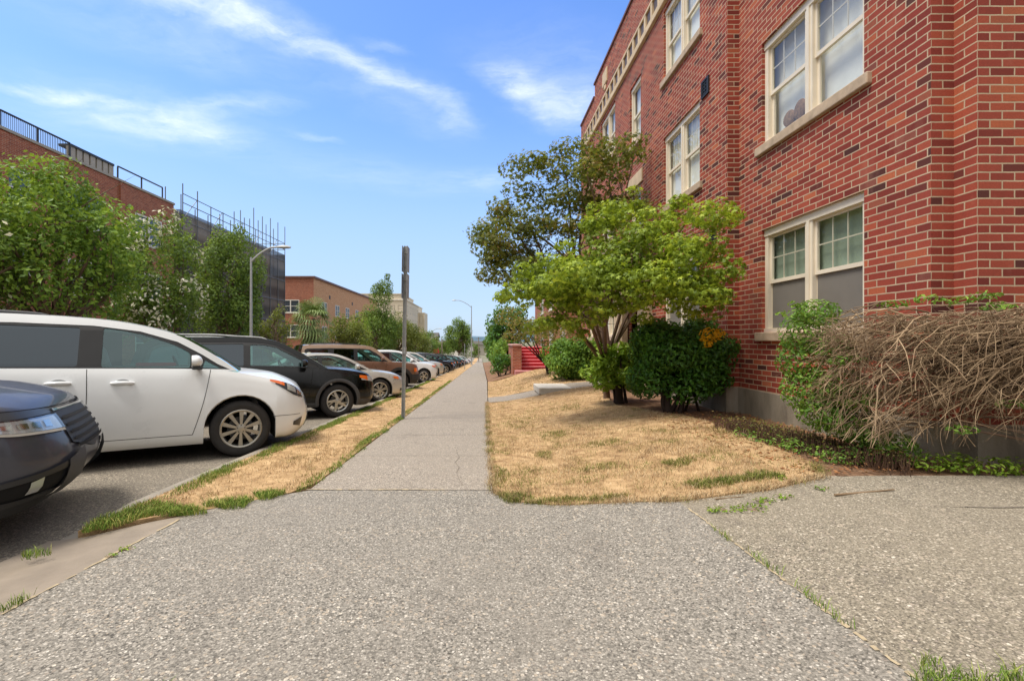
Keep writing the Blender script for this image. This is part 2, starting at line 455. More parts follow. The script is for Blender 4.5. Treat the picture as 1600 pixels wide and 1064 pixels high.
world = bpy.data.worlds.new('World'); scene.world = world; world.use_nodes = True
wt = NT(world.node_tree)
bg = world.node_tree.nodes['Background']
sky = wt.n('ShaderNodeTexSky', sky_type='NISHITA', sun_disc=False, sun_elevation=math.asin(SUN.z), sun_rotation=math.atan2(SUN.x, SUN.y),
           altitude=0, air_density=1.0, dust_density=.6, ozone_density=2.0)
d = wt.n('ShaderNodeTexCoord').outputs['Generated']
sx = wt.n('ShaderNodeSeparateXYZ', {0: d})
dz = wt.math('MAXIMUM', sx.outputs[2], .02)
cu = wt.math('DIVIDE', sx.outputs[0], dz); cv = wt.math('DIVIDE', sx.outputs[1], dz)
cp = wt.n('ShaderNodeCombineXYZ', {0: cu, 1: cv, 2: 0.0}).outputs[0]        # a flat cirrus deck above the street
warp = wt.n('ShaderNodeVectorMath', {0: wt.noise(cp, 1.6, 6, .62, out=1), 1: (.5, .5, .5)}, operation='SUBTRACT').outputs[0]
cpw = wt.n('ShaderNodeVectorMath', {0: cp, 1: wt.n('ShaderNodeVectorMath', {0: warp, 3: .42}, operation='SCALE').outputs[0]}, operation='ADD').outputs[0]
def blob(c, ang, lx, ly, amp):
    """soft streak of cirrus: centre, heading, half length, half width"""
    q = wt.n('ShaderNodeVectorMath', {0: cpw, 1: (c[0], c[1], 0)}, operation='SUBTRACT').outputs[0]
    q = wt.mapping(q, rot=(0, 0, -ang))
    q = wt.mapping(q, scale=(1 / lx, 1 / ly, 1))
    l = wt.n('ShaderNodeVectorMath', {0: q}, operation='LENGTH').outputs['Value']
    return wt.math('MULTIPLY', wt.n('ShaderNodeMapRange', {0: l, 1: 1.25, 2: 0.0, 3: 0.0, 4: 1.0}, interpolation_type='SMOOTHSTEP').outputs[0], amp)
blobs = [blob((-.80, 1.36), .42, .32, .13, 1.0), blob((-.60, 1.53), .55, .34, .09, 1.0), blob((-.36, 1.75), .80, .30, .09, .9), blob((-.14, 2.03), 1.1, .24, .10, .55),
         blob((-.33, 1.52), .2, .11, .05, .45), blob((-1.72, 1.86), .5, .4, .07, .9), blob((-1.45, 2.15), .25, .42, .17, .85), blob((-1.05, 1.98), -.25, .36, .10, .6),
         blob((.17, 1.82), .75, .30, .13, 1.0), blob((.42, 2.0), .7, .22, .2, .95), blob((.03, 2.8), .5, .3, .2, .5), blob((-.8, 2.25), .6, .15, .05, .4), blob((-.9, 1.25), .2, .3, .16, .5), blob((-1.0, 1.5), .45, .5, .3, .38), blob((-1.55, 2.1), .3, .7, .4, .42), blob((-.35, 1.9), .9, .5, .25, .3), blob((.3, 1.75), .6, .5, .3, .35), blob((-.6, 2.8), .3, .9, .35, .25)]
tot = blobs[0]
for q in blobs[1:]: tot = wt.math('ADD', tot, q)
fib = wt.noise(wt.mapping(cpw, (2.0, 6.0, 1), (0, 0, -.6)), 2.0, 8, .6)
puff = wt.noise(cpw, 3.1, 7, .62)
tex = wt.math('ADD', wt.math('MULTIPLY', fib, .6), wt.math('MULTIPLY', puff, .7))
cl = wt.math('MULTIPLY', tot, wt.n('ShaderNodeMapRange', {0: tex, 1: .42, 2: 1.0, 3: .06, 4: 1.0}).outputs[0], clamp=True)
cl = wt.math('MULTIPLY', cl, .72)
skyc = wt.n('ShaderNodeHueSaturation', {'Hue': .51, 'Saturation': 1.22, 'Value': 1.0, 'Color': sky.outputs[0]}).outputs[0]
SKYMUL = wt.mix(1.0, skyc, (1.0, 1.0, 1.0, 1), 'MULTIPLY')
SKYC = (7.3, 7.6, 8.6, 1)
low = wt.n('ShaderNodeMapRange', {0: sx.outputs[2], 1: .0, 2: .55, 3: .85, 4: .0}, interpolation_type='SMOOTHERSTEP').outputs[0]
SKYB = wt.mix(low, SKYMUL, (1.58, 2.12, 3.0, 1))
SKYV = wt.mix(cl, SKYB, (4.3, 4.5, 4.9, 1))
# unseen white veil added behind the viewer and overhead for neutral fill; blue ahead
veil = wt.math('MAXIMUM', wt.n('ShaderNodeMapRange', {0: sx.outputs[2], 1: .60, 2: .78, 3: 0.0, 4: 1.0}, interpolation_type='SMOOTHSTEP').outputs[0],
               wt.n('ShaderNodeMapRange', {0: sx.outputs[1], 1: .30, 2: -.15, 3: 0.0, 4: 1.0}, interpolation_type='SMOOTHSTEP').outputs[0])
vb = wt.n('ShaderNodeMapRange', {0: sx.outputs[2], 1: .0, 2: .6, 3: .36, 4: 1.05}, interpolation_type='SMOOTHSTEP').outputs[0]  # veil dimmed low down to darken what car paint mirrors
vc = wt.mix(1.0, (3.7, 3.58, 3.38, 1), wt.n('ShaderNodeCombineXYZ', {0: vb, 1: vb, 2: vb}).outputs[0], 'MULTIPLY')
fin = wt.mix(wt.math('MULTIPLY', veil, .94), SKYV, vc)
# dim roofs and treetops low along the horizon on the viewer's side of the street (seen only in glass and paint)
az = wt.n('ShaderNodeVectorMath', {0: wt.n('ShaderNodeCombineXYZ', {0: sx.outputs[0], 1: sx.outputs[1], 2: 0.0}).outputs[0]}, operation='NORMALIZE').outputs[0]
crest = wt.math('ADD', .06, wt.math('MULTIPLY', wt.noise(az, 7, 5, .6), .16))
sil = wt.math('MULTIPLY', wt.n('ShaderNodeMapRange', {0: wt.math('SUBTRACT', sx.outputs[2], crest), 1: .0, 2: .015, 3: 1.0, 4: 0.0}).outputs[0],
              wt.n('ShaderNodeMapRange', {0: sx.outputs[1], 1: -.05, 2: -.2, 3: 0.0, 4: 1.0}).outputs[0])
fin = wt.mix(sil, fin, wt.ramp(wt.noise(az, 22, 3), [(.3, (.10, .13, .07, 1)), (.5, (.3, .24, .18, 1)), (.7, (.16, .2, .1, 1))]))
world.node_tree.links.new(fin, bg.inputs[0]); bg.inputs[1].default_value = .15
scene.view_settings.view_transform = 'Standard'; scene.view_settings.look = 'None'
scene.view_settings.exposure = 1.03; scene.view_settings.gamma = 1
scene.cycles.max_bounces = 7; scene.cycles.transparent_max_bounces = 12
scene.cycles.caustics_reflective = False; scene.cycles.caustics_refractive = False

# ------------------------------------------------------------------ the lie of the land
SL = -.039
def base(y):
    """height of the street's long profile: it falls away from the camera and levels out"""
    if y < -30: return base(-30)
    if y <= 125: return SL * y
    return SL * 125 + SL * 60 * (1 - math.exp(-(y - 125) / 60))
def bank(y):
    """level of the beds along the foot of the brick block"""
    if y < 22: return .12 - .017 * (y - 4)
    return max(.12 - .017 * 18 + (SL) * (y - 22), base(y) + .4) if y < 60 else base(y) + .4
def H(x, y):
    b = base(y)
    if x <= .1: return b
    return b + (bank(y) - b) * sstep(.1, 3.2, x)

def sheet(name, m, poly, dz=0.0, res=.5, hf=H, kind='structure', noise=0, skirt=.12):
    """ground sheet: polygon filled, cut into cells and laid on the land"""
    bm = bmesh.new()
    vs = [bm.verts.new((p[0], p[1], 0)) for p in poly]
    bm.faces.new(vs)
    xs = [p[0] for p in poly]; ys = [p[1] for p in poly]
    def cut(ax, lo, hi, step):
        k = lo + step
        while k < hi - 1e-4:
            n = (1, 0, 0) if ax == 0 else (0, 1, 0); c = (k, 0, 0) if ax == 0 else (0, k, 0)
            bmesh.ops.bisect_plane(bm, geom=bm.verts[:] + bm.edges[:] + bm.faces[:], plane_co=c, plane_no=n, dist=1e-5)
            k += step
    rx, ry = res if hasattr(res, '__len__') else (res, res)
    cut(0, min(xs), max(xs), rx); cut(1, min(ys), max(ys), ry)
    rr = random.Random(3)
    for v in bm.verts:
        v.co.z = hf(v.co.x, v.co.y) + dz + (rr.uniform(-noise, noise) if noise else 0)
    if skirt:
        edges = [e for e in bm.edges if e.is_boundary]
        r = bmesh.ops.extrude_edge_only(bm, edges=edges)
        for v in r['geom']:
            if isinstance(v, bmesh.types.BMVert): v.co.z -= skirt
    me = bpy.data.meshes.new(name); bmesh.ops.recalc_face_normals(bm, faces=bm.faces); bm.to_mesh(me); bm.free()
    me.materials.append(m)
    o = bpy.data.objects.new(name, me); COL.objects.link(o)
    if kind: o['kind'] = kind
    return o

# base earth: one sheet to the horizon
ys = [-400, -60, -30, -10] + list(range(0, 126, 5)) + list(range(130, 330, 15)) + [400, 600, 1000, 2000, 5000]
mb = MB()
xs = [-5000, -600, -120, -40, -20, -13.4, -6, -2.6, .1, 2, 4, 12, 40, 120, 600, 5000]
for i, y in enumerate(ys):
    for x in xs: mb.v.append((x, y, base(y) - .32))
nx = len(xs)
for i in range(len(ys) - 1):
    for j in range(nx - 1):
        mb.f.append([i * nx + j, i * nx + j + 1, (i + 1) * nx + j + 1, (i + 1) * nx + j]); mb.m.append(0)
tag(mb.build('ground', M['ground']), kind='structure')
KX = -2.95      # kerb face
ST = lambda x, y: base(y) - .08
sheet('street', M['asphalt'], [(-13.2, -30), (KX, -30), (KX, 320), (-13.2, 320)], 0, (5.5, 5), ST, skirt=.1)
sheet('far_pavement', M['walk'], [(-17.4, -30), (-13.4, -30), (-13.4, 320), (-17.4, 320)], .03, (4, 5), lambda x, y: base(y))
sheet('sidewalk', M['walk'], [(-1.57, 4.16), (.1, 4.16), (.12, 8), (.3, 24), (.35, 200), (-1.45, 200), (-1.52, 24)], .0, (3, 2), lambda x, y: base(y))
sheet('apron', M['aggregate'], [(-2.252, -6), (1.499, -6), (1.499, 3.75), (.6, 3.9), (.3, 4.1), (.2, 4.14), (-1.57, 4.14), (-1.75, 4.0), (-2.252, 3.55)], .0, .5)
sheet('driveway', M['drive'], [(1.501, -6), (14, -6), (14, 3.63), (4.3, 3.63), (2.9, 3.63), (2.6, 3.75), (1.501, 3.7)], -.002, .25)
def gut(x, y):
    t = sstep(3.15, 4.2, y)
    return base(y) - .045 * (1 - t) * sstep(-2.25, -2.95, x)
sheet('gutter', M['patch'], [(KX + .004, -6), (-2.254, -6), (-2.254, 3.5), (-2.75, 3.15), (KX + .004, 3.1)], -.002, .25, gut)
# kerb: one rounded concrete lip
mb = MB()
yy = [3.05, 3.3, 3.8] + [4.5 + i for i in range(0, 60, 1)] + list(range(66, 200, 4))
prof = [(KX, -.2), (KX, -.02), (KX + .02, .0), (KX + .13, .004), (KX + .15, -.01), (KX + .15, -.1)]
for y in yy:
    t = sstep(3.05, 3.9, y)
    for (x, z) in prof: mb.v.append((x, y, base(y) + (z if z < -.05 else z - .07 * (1 - t))))
for i in range(len(yy) - 1):
    for j in range(5):
        a = i * 6 + j; mb.f.append([a, a + 1, a + 7, a + 6]); mb.m.append(0)
mb.f.append([0, 1, 2, 3, 4, 5]); mb.m.append(0)
tag(mb.build('kerb', M['concrete'], smooth=40), kind='structure')
# dry planting strip between kerb and sidewalk, the lawns, the beds and the entrance walk
STRIP = [(KX + .15, 3.16), (-2.2, 3.58), (-1.7, 4.06), (-1.58, 4.4), (-1.53, 24), (-1.46, 200), (KX + .15, 200)]
sheet('planting_strip', M['dry_ground'], STRIP, .008, (.4, .5), noise=.01, skirt=.07)
LAWN = [(.11, 4.05), (.24, 3.82), (.57, 3.66), (1.2, 3.56), (1.48, 3.46), (2.2, 3.46), (2.72, 3.62), (2.9, 3.95), (2.98, 4.4), (3.0, 4.8), (3.08, 5.3), (3.05, 5.8), (3.12, 6.3), (3.02, 6.9), (2.8, 7.3), (2.72, 7.9), (2.5, 8.4), (2.58, 9.1), (2.7, 9.7), (2.75, 10.4), (3.05, 11), (3.3, 12.05), (.16, 12.2), (.12, 8)]
sheet('lawn', M['dry_ground'], LAWN, .012, .2, noise=.006, skirt=.03)
LAWN2 = [(.2, 13.85), (3.4, 13.7), (3.9, 16), (3.9, 22.5), (.32, 22.5)]
sheet('lawn', M['dry_ground'], LAWN2, .014, .5, noise=.014)
sheet('planting_bed', M['soil'], [(2.55, 3.64), (4.2, 3.66), (9, 3.66), (9, 4.2), (4.2, 4.2), (4.2, 12.1), (2.5, 12.1), (1.95, 8.2), (2.1, 6.6), (2.3, 5.2)], -.016, .2, noise=.01)
sheet('path', M['walk'], [(.2, 12.25), (4.2, 12.1), (4.2, 13.65), (.2, 13.8)], .01, .5)
sheet('planting_bed', M['soil'], [(.34, 22.6), (12, 22.6), (12, 120), (.37, 120)], .0, (2, 3), noise=.02)
sheet('planting_bed', M['soil'], [(-22, -20), (-17.5, -20), (-17.5, 200), (-22, 200)], .05, (4.5, 5), lambda x, y: base(y))
# pale joint across the walk and the seams in the paving (sand-filled grooves)
mb = MB()
def seam(pts, w, dz=.004):
    w0 = w
    for (a, b) in zip(pts, pts[1:]):
        if len(pts) > 15:
            if rs.random() < .22: continue
            w = w0 * rs.uniform(.3, 1.3)
        n = Vector((-(b[1] - a[1]), b[0] - a[0], 0)).normalized() * w / 2
        q = [(a[0] - n.x, a[1] - n.y), (a[0] + n.x, a[1] + n.y), (b[0] + n.x, b[1] + n.y), (b[0] - n.x, b[1] - n.y)]
        mb.quad(*[(x, y, H(x, y) + dz) for x, y in q])
rs = random.Random(5)
def wob(a, b, n, w):
    return [(a[0] + (b[0] - a[0]) * i / n + rs.uniform(-w, w), a[1] + (b[1] - a[1]) * i / n + rs.uniform(-w, w)) for i in range(n + 1)]
seam(wob((-1.6, 4.16), (-.28, 4.15), 24, .006), .026)
seam(wob((1.5, .8), (1.5, 3.3), 90, .005), .016)
seam(wob((-2.25, -.5), (-2.25, 3.5), 70, .006), .018)
tag(mb.build('paving_seam', plain('sandy_joint', '#a39479', .95, var=.25, scale=20)), kind='structure')
mb = MB()
for k in range(40):
    y = 5.6 + k * 1.52
    seam([(-1.55, y), (-.7, y + rs.uniform(-.01, .01)), (.13, y)], .007, .003)
seam(wob((2.3, 2.98), (5.4, 2.75), 16, .02), .012)
seam(wob((-.35, 6.2), (-.2, 4.3), 8, .03), .006)
tag(mb.build('paving_crack', plain('dirty_joint', '#756c61', .95, var=.2, scale=20)), kind='structure')
# raised pale slab on the entrance walk
mb = MB(); bevel_box(mb, 1.55, 2.45, 12.25, 13.55, H(2.2, 12.9) - .1, H(2.2, 12.9) + .07, .015)
tag(mb.build('stepping_slab', M['slab']), 'pale raised concrete slab lying on the entrance walk across the dry lawn', 'slab')
# distant hills over the end of the street
mb = MB(); rh = random.Random(8)
n = 80
hz = [28 + 22 * math.sin(i * .31) + 14 * math.sin(i * .83 + 1) + rh.uniform(-3, 3) for i in range(n + 1)]
for i in range(n + 1):
    x = -2600 + 5200 * i / n
    mb.v += [(x, 2900, -14), (x, 3050, hz[i] * .6), (x, 3300, hz[i]), (x, 3900, -14)]
for i in range(n):
    for j in range(3):
        a = i * 4 + j; mb.f.append([a, a + 4, a + 5, a + 1]); mb.m.append(0)
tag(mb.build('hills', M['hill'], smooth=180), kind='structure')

# ------------------------------------------------------------------ walls with openings
def fx_neg(X): return lambda u, v, w: (X - w, u, v)       # wall facing -X: u runs along the street, w outwards
def fx_pos(X): return lambda u, v, w: (X + w, u, v)
def fy_neg(Y): return lambda u, v, w: (u, Y - w, v)       # wall facing the camera
def wall_panel(mb, f, u0, u1, v0, v1, holes=(), depth=.11, uvo=0.0, mi=0):
    us = sorted({u0, u1, *[h[0] for h in holes], *[h[1] for h in holes]})
    vs = sorted({v0, v1, *[h[2] for h in holes], *[h[3] for h in holes]})
    us = [u for u in us if u0 - 1e-6 <= u <= u1 + 1e-6]; vs = [v for v in vs if v0 - 1e-6 <= v <= v1 + 1e-6]
    for a, b in zip(us, us[1:]):
        for c, d in zip(vs, vs[1:]):
            mu, mv = (a + b) / 2, (c + d) / 2
            if any(h[0] < mu < h[1] and h[2] < mv < h[3] for h in holes): continue
            mb.quad(f(a, c, 0), f(b, c, 0), f(b, d, 0), f(a, d, 0), mi, [(a + uvo, c), (b + uvo, c), (b + uvo, d), (a + uvo, d)])
    for (a, b, c, d) in holes:
        D = -depth
        for (p, q, uv) in (((a, c), (a, d), [(a, c), (a - depth, c), (a - depth, d), (a, d)]), ((b, c), (b, d), [(b, c), (b + depth, c), (b + depth, d), (b, d)])):
            mb.quad(f(p[0], p[1], 0), f(p[0], p[1], D), f(q[0], q[1], D), f(q[0], q[1], 0), mi, [(x + uvo, y) for x, y in uv])
        for v in (c, d):
            mb.quad(f(a, v, 0), f(b, v, 0), f(b, v, D), f(a, v, D), mi, [(a + uvo, v), (b + uvo, v), (b + uvo, v + .06), (a + uvo, v + .06)])

def window(parent, f, u0, u1, v0, v1, panes=2, style='upper', sill=True, lite=False, back=0.0):
    """double-hung window set in an opening: frame (with sill, blind, pane, screen as its own pieces)"""
    fr = MB(); pn = MB(); bl = MB(); sc = MB()
    D = -.06
    c = .075
    fr.box(u0, u1, v1 - .1, v1, D - .06, D + .025, f=f)                # head
    fr.box(u0, u1, v0, v0 + .05, D - .06, D + .03, f=f)
    fr.box(u0, u0 + c, v0 + .05, v1 - .1, D - .06, D + .012, f=f); fr.box(u1 - c, u1, v0 + .05, v1 - .1, D - .06, D + .012, f=f)
    w = (u1 - u0 - 2 * c)
    edges = []
    if panes == 2:
        m = (u0 + u1) / 2
        fr.box(m - .065, m + .065, v0 + .05, v1 - .1, D - .06, D + .014, f=f)
        fr.box(m - .022, m + .022, v0 + .05, v1 - .1, D + .014, D + .03, f=f)
        edges = [(u0 + c, m - .065), (m + .065, u1 - c)]
    else: edges = [(u0 + c, u1 - c)]
    lo, hi = v0 + .05, v1 - .1
    mid = lo + (hi - lo) * .5
    for (a, b) in edges:
        s = .038
        for (p, q, dd) in ((mid - .02, hi, -.02), (lo, mid + .03, -.05)):     # upper sash sits in front of the lower
            fr.box(a, b, p, p + .05, D + dd - .03, D + dd, f=f); fr.box(a, b, q - .035, q, D + dd - .03, D + dd, f=f)
            fr.box(a, a + s, p + .05, q - .035, D + dd - .03, D + dd, f=f); fr.box(b - s, b, p + .05, q - .035, D + dd - .03, D + dd, f=f)
            pn.quad(f(a + s, p + .05, D + dd - .016), f(b - s, p + .05, D + dd - .016), f(b - s, q - .035, D + dd - .016), f(a + s, q - .035, D + dd - .016))
        if not lite:
            g = D - .038
            for k in (1, 2):
                x = a + s + (b - a - 2 * s) * k / 3
                fr.box(x - .008, x + .008, mid + .03, hi - .035, g - .008, g, f=f)
            z = mid + .03 + (hi - mid - .065) * .52
            fr.box(a + s, b - s, z - .008, z + .008, g - .0085, g + .0005, f=f)
        if style == 'screen':
            sc.box(a + .012, b - .012, lo + .012, mid - .02, D - .047, D - .044, f=f)
    o = fr.build('window', M['cream'], parent)
    pn.build('pane', M['pane'], o)
    bz = D - .105 - back
    bl.box(u0 - .2, u1 + .2, v0 - .02, v1 + .02, bz - .02, bz, f=f)
    # slats: shallow saw-tooth so the blind catches light
    bl.build('blind', M['blind_low'] if style == 'screen' else M['blind'], o)
    if style == 'screen': sc.build('screen', M['screen'], o)
    if sill:
        sm = MB(); bevel_box(sm, u0 - .1, u1 + .1, v0 - .13, v0 - .001, -.12, .055, .012, f=f)
        sm.build('sill', M['sill'], o)
    return o

# ------------------------------------------------------------------ the red-brick apartment block on the right
T = thing('brick_apartment_building', 'three storey red brick apartment block with cream sash windows beside the sidewalk', 'apartment building', (0, 0, 0))
XB, XM, XJ = 4.13, 3.94, 4.34            # recessed near bay, main front, corner jog
YE, YS, YF, YC = 4.18, 7.29, 17.96, 3.98
ZF, ZTOP = .45, 10.05
Z1, Z2, Z3 = (1.32, 2.82), (4.05, 5.55), (6.78, 8.28)
wb = MB()
bay = [(4.91, 6.70, *z) for z in (Z1, Z2, Z3)]
wall_panel(wb, fx_neg(XB), YE, YS, ZF, ZTOP, bay)
main = [(8.21, 9.83, *z) for z in (Z1, Z2, Z3)] + [(13.4, 14.95, *z) for z in (Z1, Z2, Z3)] + [(16.05, 16.65, *z) for z in (Z1, Z2, Z3)] \
    + [(11.25, 12.05, 6.26, 7.8), (11.25, 12.05, 3.55, 5.1), (11.05, 12.25, .25, 2.55)]
wall_panel(wb, fx_neg(XM), YS, 15.8, ZF - .6, ZTOP, [h for h in main if h[1] < 15.8], uvo=.108)
wall_panel(wb, fx_neg(XM), 15.8, YF, ZF - .6, 9.62, [h for h in main if h[1] > 15.8], uvo=.108)
wall_panel(wb, fy_neg(YS), XM, XB, ZF, ZTOP, uvo=.108 * 1 - XM % .216)
wall_panel(wb, fy_neg(YE), XB, XJ, ZF, ZTOP, uvo=-XB + .0)
wall_panel(wb, fx_neg(XJ), YC, YE, ZF, ZTOP, uvo=-YC + .108)
wall_panel(wb, fy_neg(YC), XJ, 16, ZF, ZTOP, uvo=-XJ)
wall_panel(wb, lambda u, v, w: (u, YF, v), XM, 16, -.8, 9.62)
wall_panel(wb, lambda u, v, w: (16, u, v), YC, YF, -.2, 9.62)
wall_panel(wb, lambda u, v, w: (u, 15.8, v), XM, 16, 9.62, ZTOP)
wb.build('wall', M['brick'], T, uvmap=True)
# poured foundation, proud of the brick
fm = MB()
e = .035
def fprism(pts, z0, z1):
    n = len(pts); o = len(fm.v)
    fm.v += [(x, y, z0) for x, y in pts] + [(x, y, z1) for x, y in pts]
    for i in range(n):
        j = (i + 1) % n; fm.f.append([o + i, o + j, o + n + j, o + n + i]); fm.m.append(0)
    fm.f.append([o + n + i for i in range(n)]); fm.m.append(0)
fprism([(XM - e, 10.5), (XM - e, YS - e), (XB - e, YS - e), (XB - e, YE - e), (XJ - e, YE - e), (XJ - e, YC - e), (15.9, YC - e), (15.9, 10.5)], -.5, ZF)
fprism([(XM - e, YF), (XM - e, 13.0), (15.9, 13.0), (15.9, YF)], -.9, ZF - .02)
fm.build('foundation', M['foundation'], T)
for z, st in ((Z1, 'screen'), (Z2, 'upper'), (Z3, 'upper')):
    window(T, fx_neg(XB), 4.91, 6.70, *z, 2, st, back=.06 if z == Z2 else 0)
    window(T, fx_neg(XM), 8.21, 9.83, *z, 2, st if st == 'screen' else 'upper')
    window(T, fx_neg(XM), 13.4, 14.95, *z, 2, 'upper', lite=True)
    window(T, fx_neg(XM), 16.05, 16.65, *z, 1, 'upper', lite=True)
window(T, fx_neg(XM), 11.25, 12.05, 6.26, 7.8, 1, 'upper', lite=True)
window(T, fx_neg(XM), 11.25, 12.05, 3.55, 5.1, 1, 'upper', lite=True)
mb = MB(); mb.box(11.1, 12.2, 5.1, 5.42, -.02, .03, f=fx_neg(XM)); mb.build('window_head', M['cream2'], T)
# entrance: cream pilasters, lintel and a dark red door
mb = MB()
fxm = fx_neg(XM)
for a, b in ((10.49, 11.05), (12.25, 12.98)):
    bevel_box(mb, a, b, -.3, 2.62, -.05, .16, .02, f=fxm)
    bevel_box(mb, a + .12, b - .12, -.1, 2.5, .15, .19, .015, f=fxm)
bevel_box(mb, 10.42, 13.05, 2.62, 3.0, -.05, .22, .02, f=fxm)
bevel_box(mb, 10.35, 13.12, 3.0, 3.12, -.05, .3, .02, f=fxm)
mb.build('door_surround', M['cream2'], T)
mb = MB(); mb.box(11.05, 12.25, .0, 2.55, -.35, -.3, f=fxm)
for q in (0, 1):
    mb.box(11.14 + q * .56, 11.56 + q * .56, .3, 1.1, -.3, -.285, f=fxm)
dr = mb.build('door', M['door_red'], T)
mb = MB()
for q in (0, 1): mb.box(11.16 + q * .56, 11.54 + q * .56, 1.25, 2.35, -.296, -.29, f=fxm)
mb.build('door_glass', M['pane'], dr)
# string course, tiled frieze and coping
mb = MB()
bevel_box(mb, YS - .05, YF, 8.40, 8.56, -.05, .07, .015, f=fxm)
bevel_box(mb, YE, YS - .06, 8.40, 8.56, -.05, .06, .015, f=fx_neg(XB))
mb.build('string_course', M['cream2'], T)
mb = MB(); k = 0
u = YS + .15
while u < YF - .3:
    mb.box(u, u + .11, 8.56, 8.92, -.02, .045, f=fxm)
    u += .42
mb.box(YS, YF, 8.92, 8.99, -.02, .05, f=fxm)
mb.build('frieze', M['cream2'], T)
u = YS + .3; mt_ = plain('glazed_tile', '#5a4a3c', .5, var=.3, scale=12)
while u < YF - .4:
    mb = MB(); mb.box(u, u + .24, 8.6, 8.88, -.02, .014, f=fxm); mb.build('frieze_tile', mt_, T); u += .42
mb = MB()
for (y_, z_, a_, b_) in ((6.36, 4.30, .12, .11), (6.14, 4.32, .12, .13)):
    mb.grid(lambda u, v: (XB + .175 + .035 * math.cos(u * 6.283) * math.sin(.01 + v * 3.12), y_ + a_ * math.sin(u * 6.283) * math.sin(.01 + v * 3.12), z_ + b_ * math.cos(v * 3.14159)), 16, 10)
mb.tube([(XB + .175, 6.05, 4.195), (XB + .175, 6.47, 4.195)], .014, 6)
tag(mb.build('basket', plain('wicker', '#8a6a4c', .85, var=.35, scale=30), smooth=60), 'pair of small brown baskets behind the lower left pane of the upper near window', 'basket')
for yy0 in (9.0, 14.2):
    mb = MB(); bevel_box(mb, yy0, yy0 + .5, 9.3, 9.75, -.02, .04, .02, f=fxm); bevel_box(mb, yy0 + .15, yy0 + .35, 9.15, 9.3, -.02, .03, .02, f=fxm)
    mb.build('parapet_ornament', M['cream2'], T)
mb = MB()
mb.box(YS - .03, 15.83, ZTOP, ZTOP + .07, -.3, .04, f=fxm); mb.box(15.84, YF, 9.62, 9.69, -.3, .04, f=fxm)
mb.box(YC - .03, YS - .04, ZTOP, ZTOP + .07, -.3, .04, f=fx_neg(XB))
mb.build('coping', M['coping'], T)
mb = MB(); mb.box(XM + .3, 15.9, YC + .2, YF - .1, 9.3, 9.4); mb.build('roof', M['roof'], T)
# cast-iron vents on the front
def vent(u, v, w, h):
    mb = MB()
    mb.box(u, u + w, v, v + .03, 0, .03, f=fxm); mb.box(u, u + w, v + h - .03, v + h, 0, .03, f=fxm)
    mb.box(u, u + .03, v + .03, v + h - .03, 0, .03, f=fxm); mb.box(u + w - .03, u + w, v + .03, v + h - .03, 0, .03, f=fxm)
    n = 5
    for k in range(1, n): mb.box(u + .03, u + w - .03, v + h * k / n - .008, v + h * k / n + .008, .004, .02, f=fxm)
    for k in range(1, 4): mb.box(u + w * k / 4 - .008, u + w * k / 4 + .008, v + .03, v + h - .03, .006, .022, f=fxm)
    mb.box(u + .02, u + w - .02, v + .02, v + h - .02, 0, .003, f=fxm)
    mb.build('wall_vent', M['vent'], T)
vent(7.85, 5.48, .26, .30)
vent(7.62, 2.9, .2, .24)

# ------------------------------------------------------------------ neighbours
def far_window(parent, f, u0, u1, v0, v1, panes=2):
    fr = MB(); pn = MB()
    fr.box(u0 - .06, u1 + .06, v0 - .1, v0, -.05, .06, f=f)
    for (a, b, c, d) in ((u0, u0 + .08, v0, v1), (u1 - .08, u1, v0, v1), (u0 + .08, u1 - .08, v1 - .1, v1), (u0 + .08, u1 - .08, v0, v0 + .07), (u0 + .08, u1 - .08, (v0 + v1) / 2 - .03, (v0 + v1) / 2 + .03)):
        fr.box(a, b, c, d, -.1, .0, f=f)
    if panes == 2: fr.box((u0 + u1) / 2 - .06, (u0 + u1) / 2 + .06, v0 + .07, v1 - .1, -.1, .004, f=f)
    o = fr.build('window', M['white_wall'], parent)
    pn.box(u0 + .02, u1 - .02, v0 + .02, v1 - .02, -.09, -.07, f=f)
    pn.build('pane', M['farpane'], o)
    return o
m_, nt_, b_ = mat('dark_pane'); setp(nt_, b_, color='#39424a', rough=.08, spec=.8); M['farpane'] = m_

# brick block across the street with its roof deck
T2 = thing('brick_apartment_building', 'long red brick apartment block with a railed roof deck behind the trees across the street', 'apartment building')
XL = -20.0; f2 = fx_pos(XL)
wins = []
for u in (-2, 2, 6, 10, 14, 18, 22, 26.3):
    for v in (0.2, 3.5, 6.9): wins.append((u, u + 2.2, v, v + 1.7))
wb = MB()
wall_panel(wb, f2, -8, 29.6, -2, 10.0, wins, depth=.15)
wall_panel(wb, lambda u, v, w: (u, 29.6, v), -34, XL, -2, 10.0)
wall_panel(wb, lambda u, v, w: (u, -8, v), -34, XL, -2, 10.0)
wall_panel(wb, lambda u, v, w: (-34, u, v), -8, 29.6, -2, 10.0)
for u in (-6, 9.3, 18.8, 25.1):
    wall_panel(wb, fx_pos(XL + .12), u, u + .35, -2, 9.9); 
    wall_panel(wb, fy_neg(u), XL, XL + .12, -2, 9.9)
wb.build('wall', M['brick_far'], T2, uvmap=True)
for h in wins: far_window(T2, f2, *h)
mb = MB(); mb.box(-8, 29.65, 10.0, 10.12, -.4, .06, f=f2); mb.build('coping', M['gray_panel'], T2)
mb = MB(); mb.box(-33.8, XL - .4, -7.8, 29.5, 9.7, 9.8); mb.build('roof', M['roof'], T2)
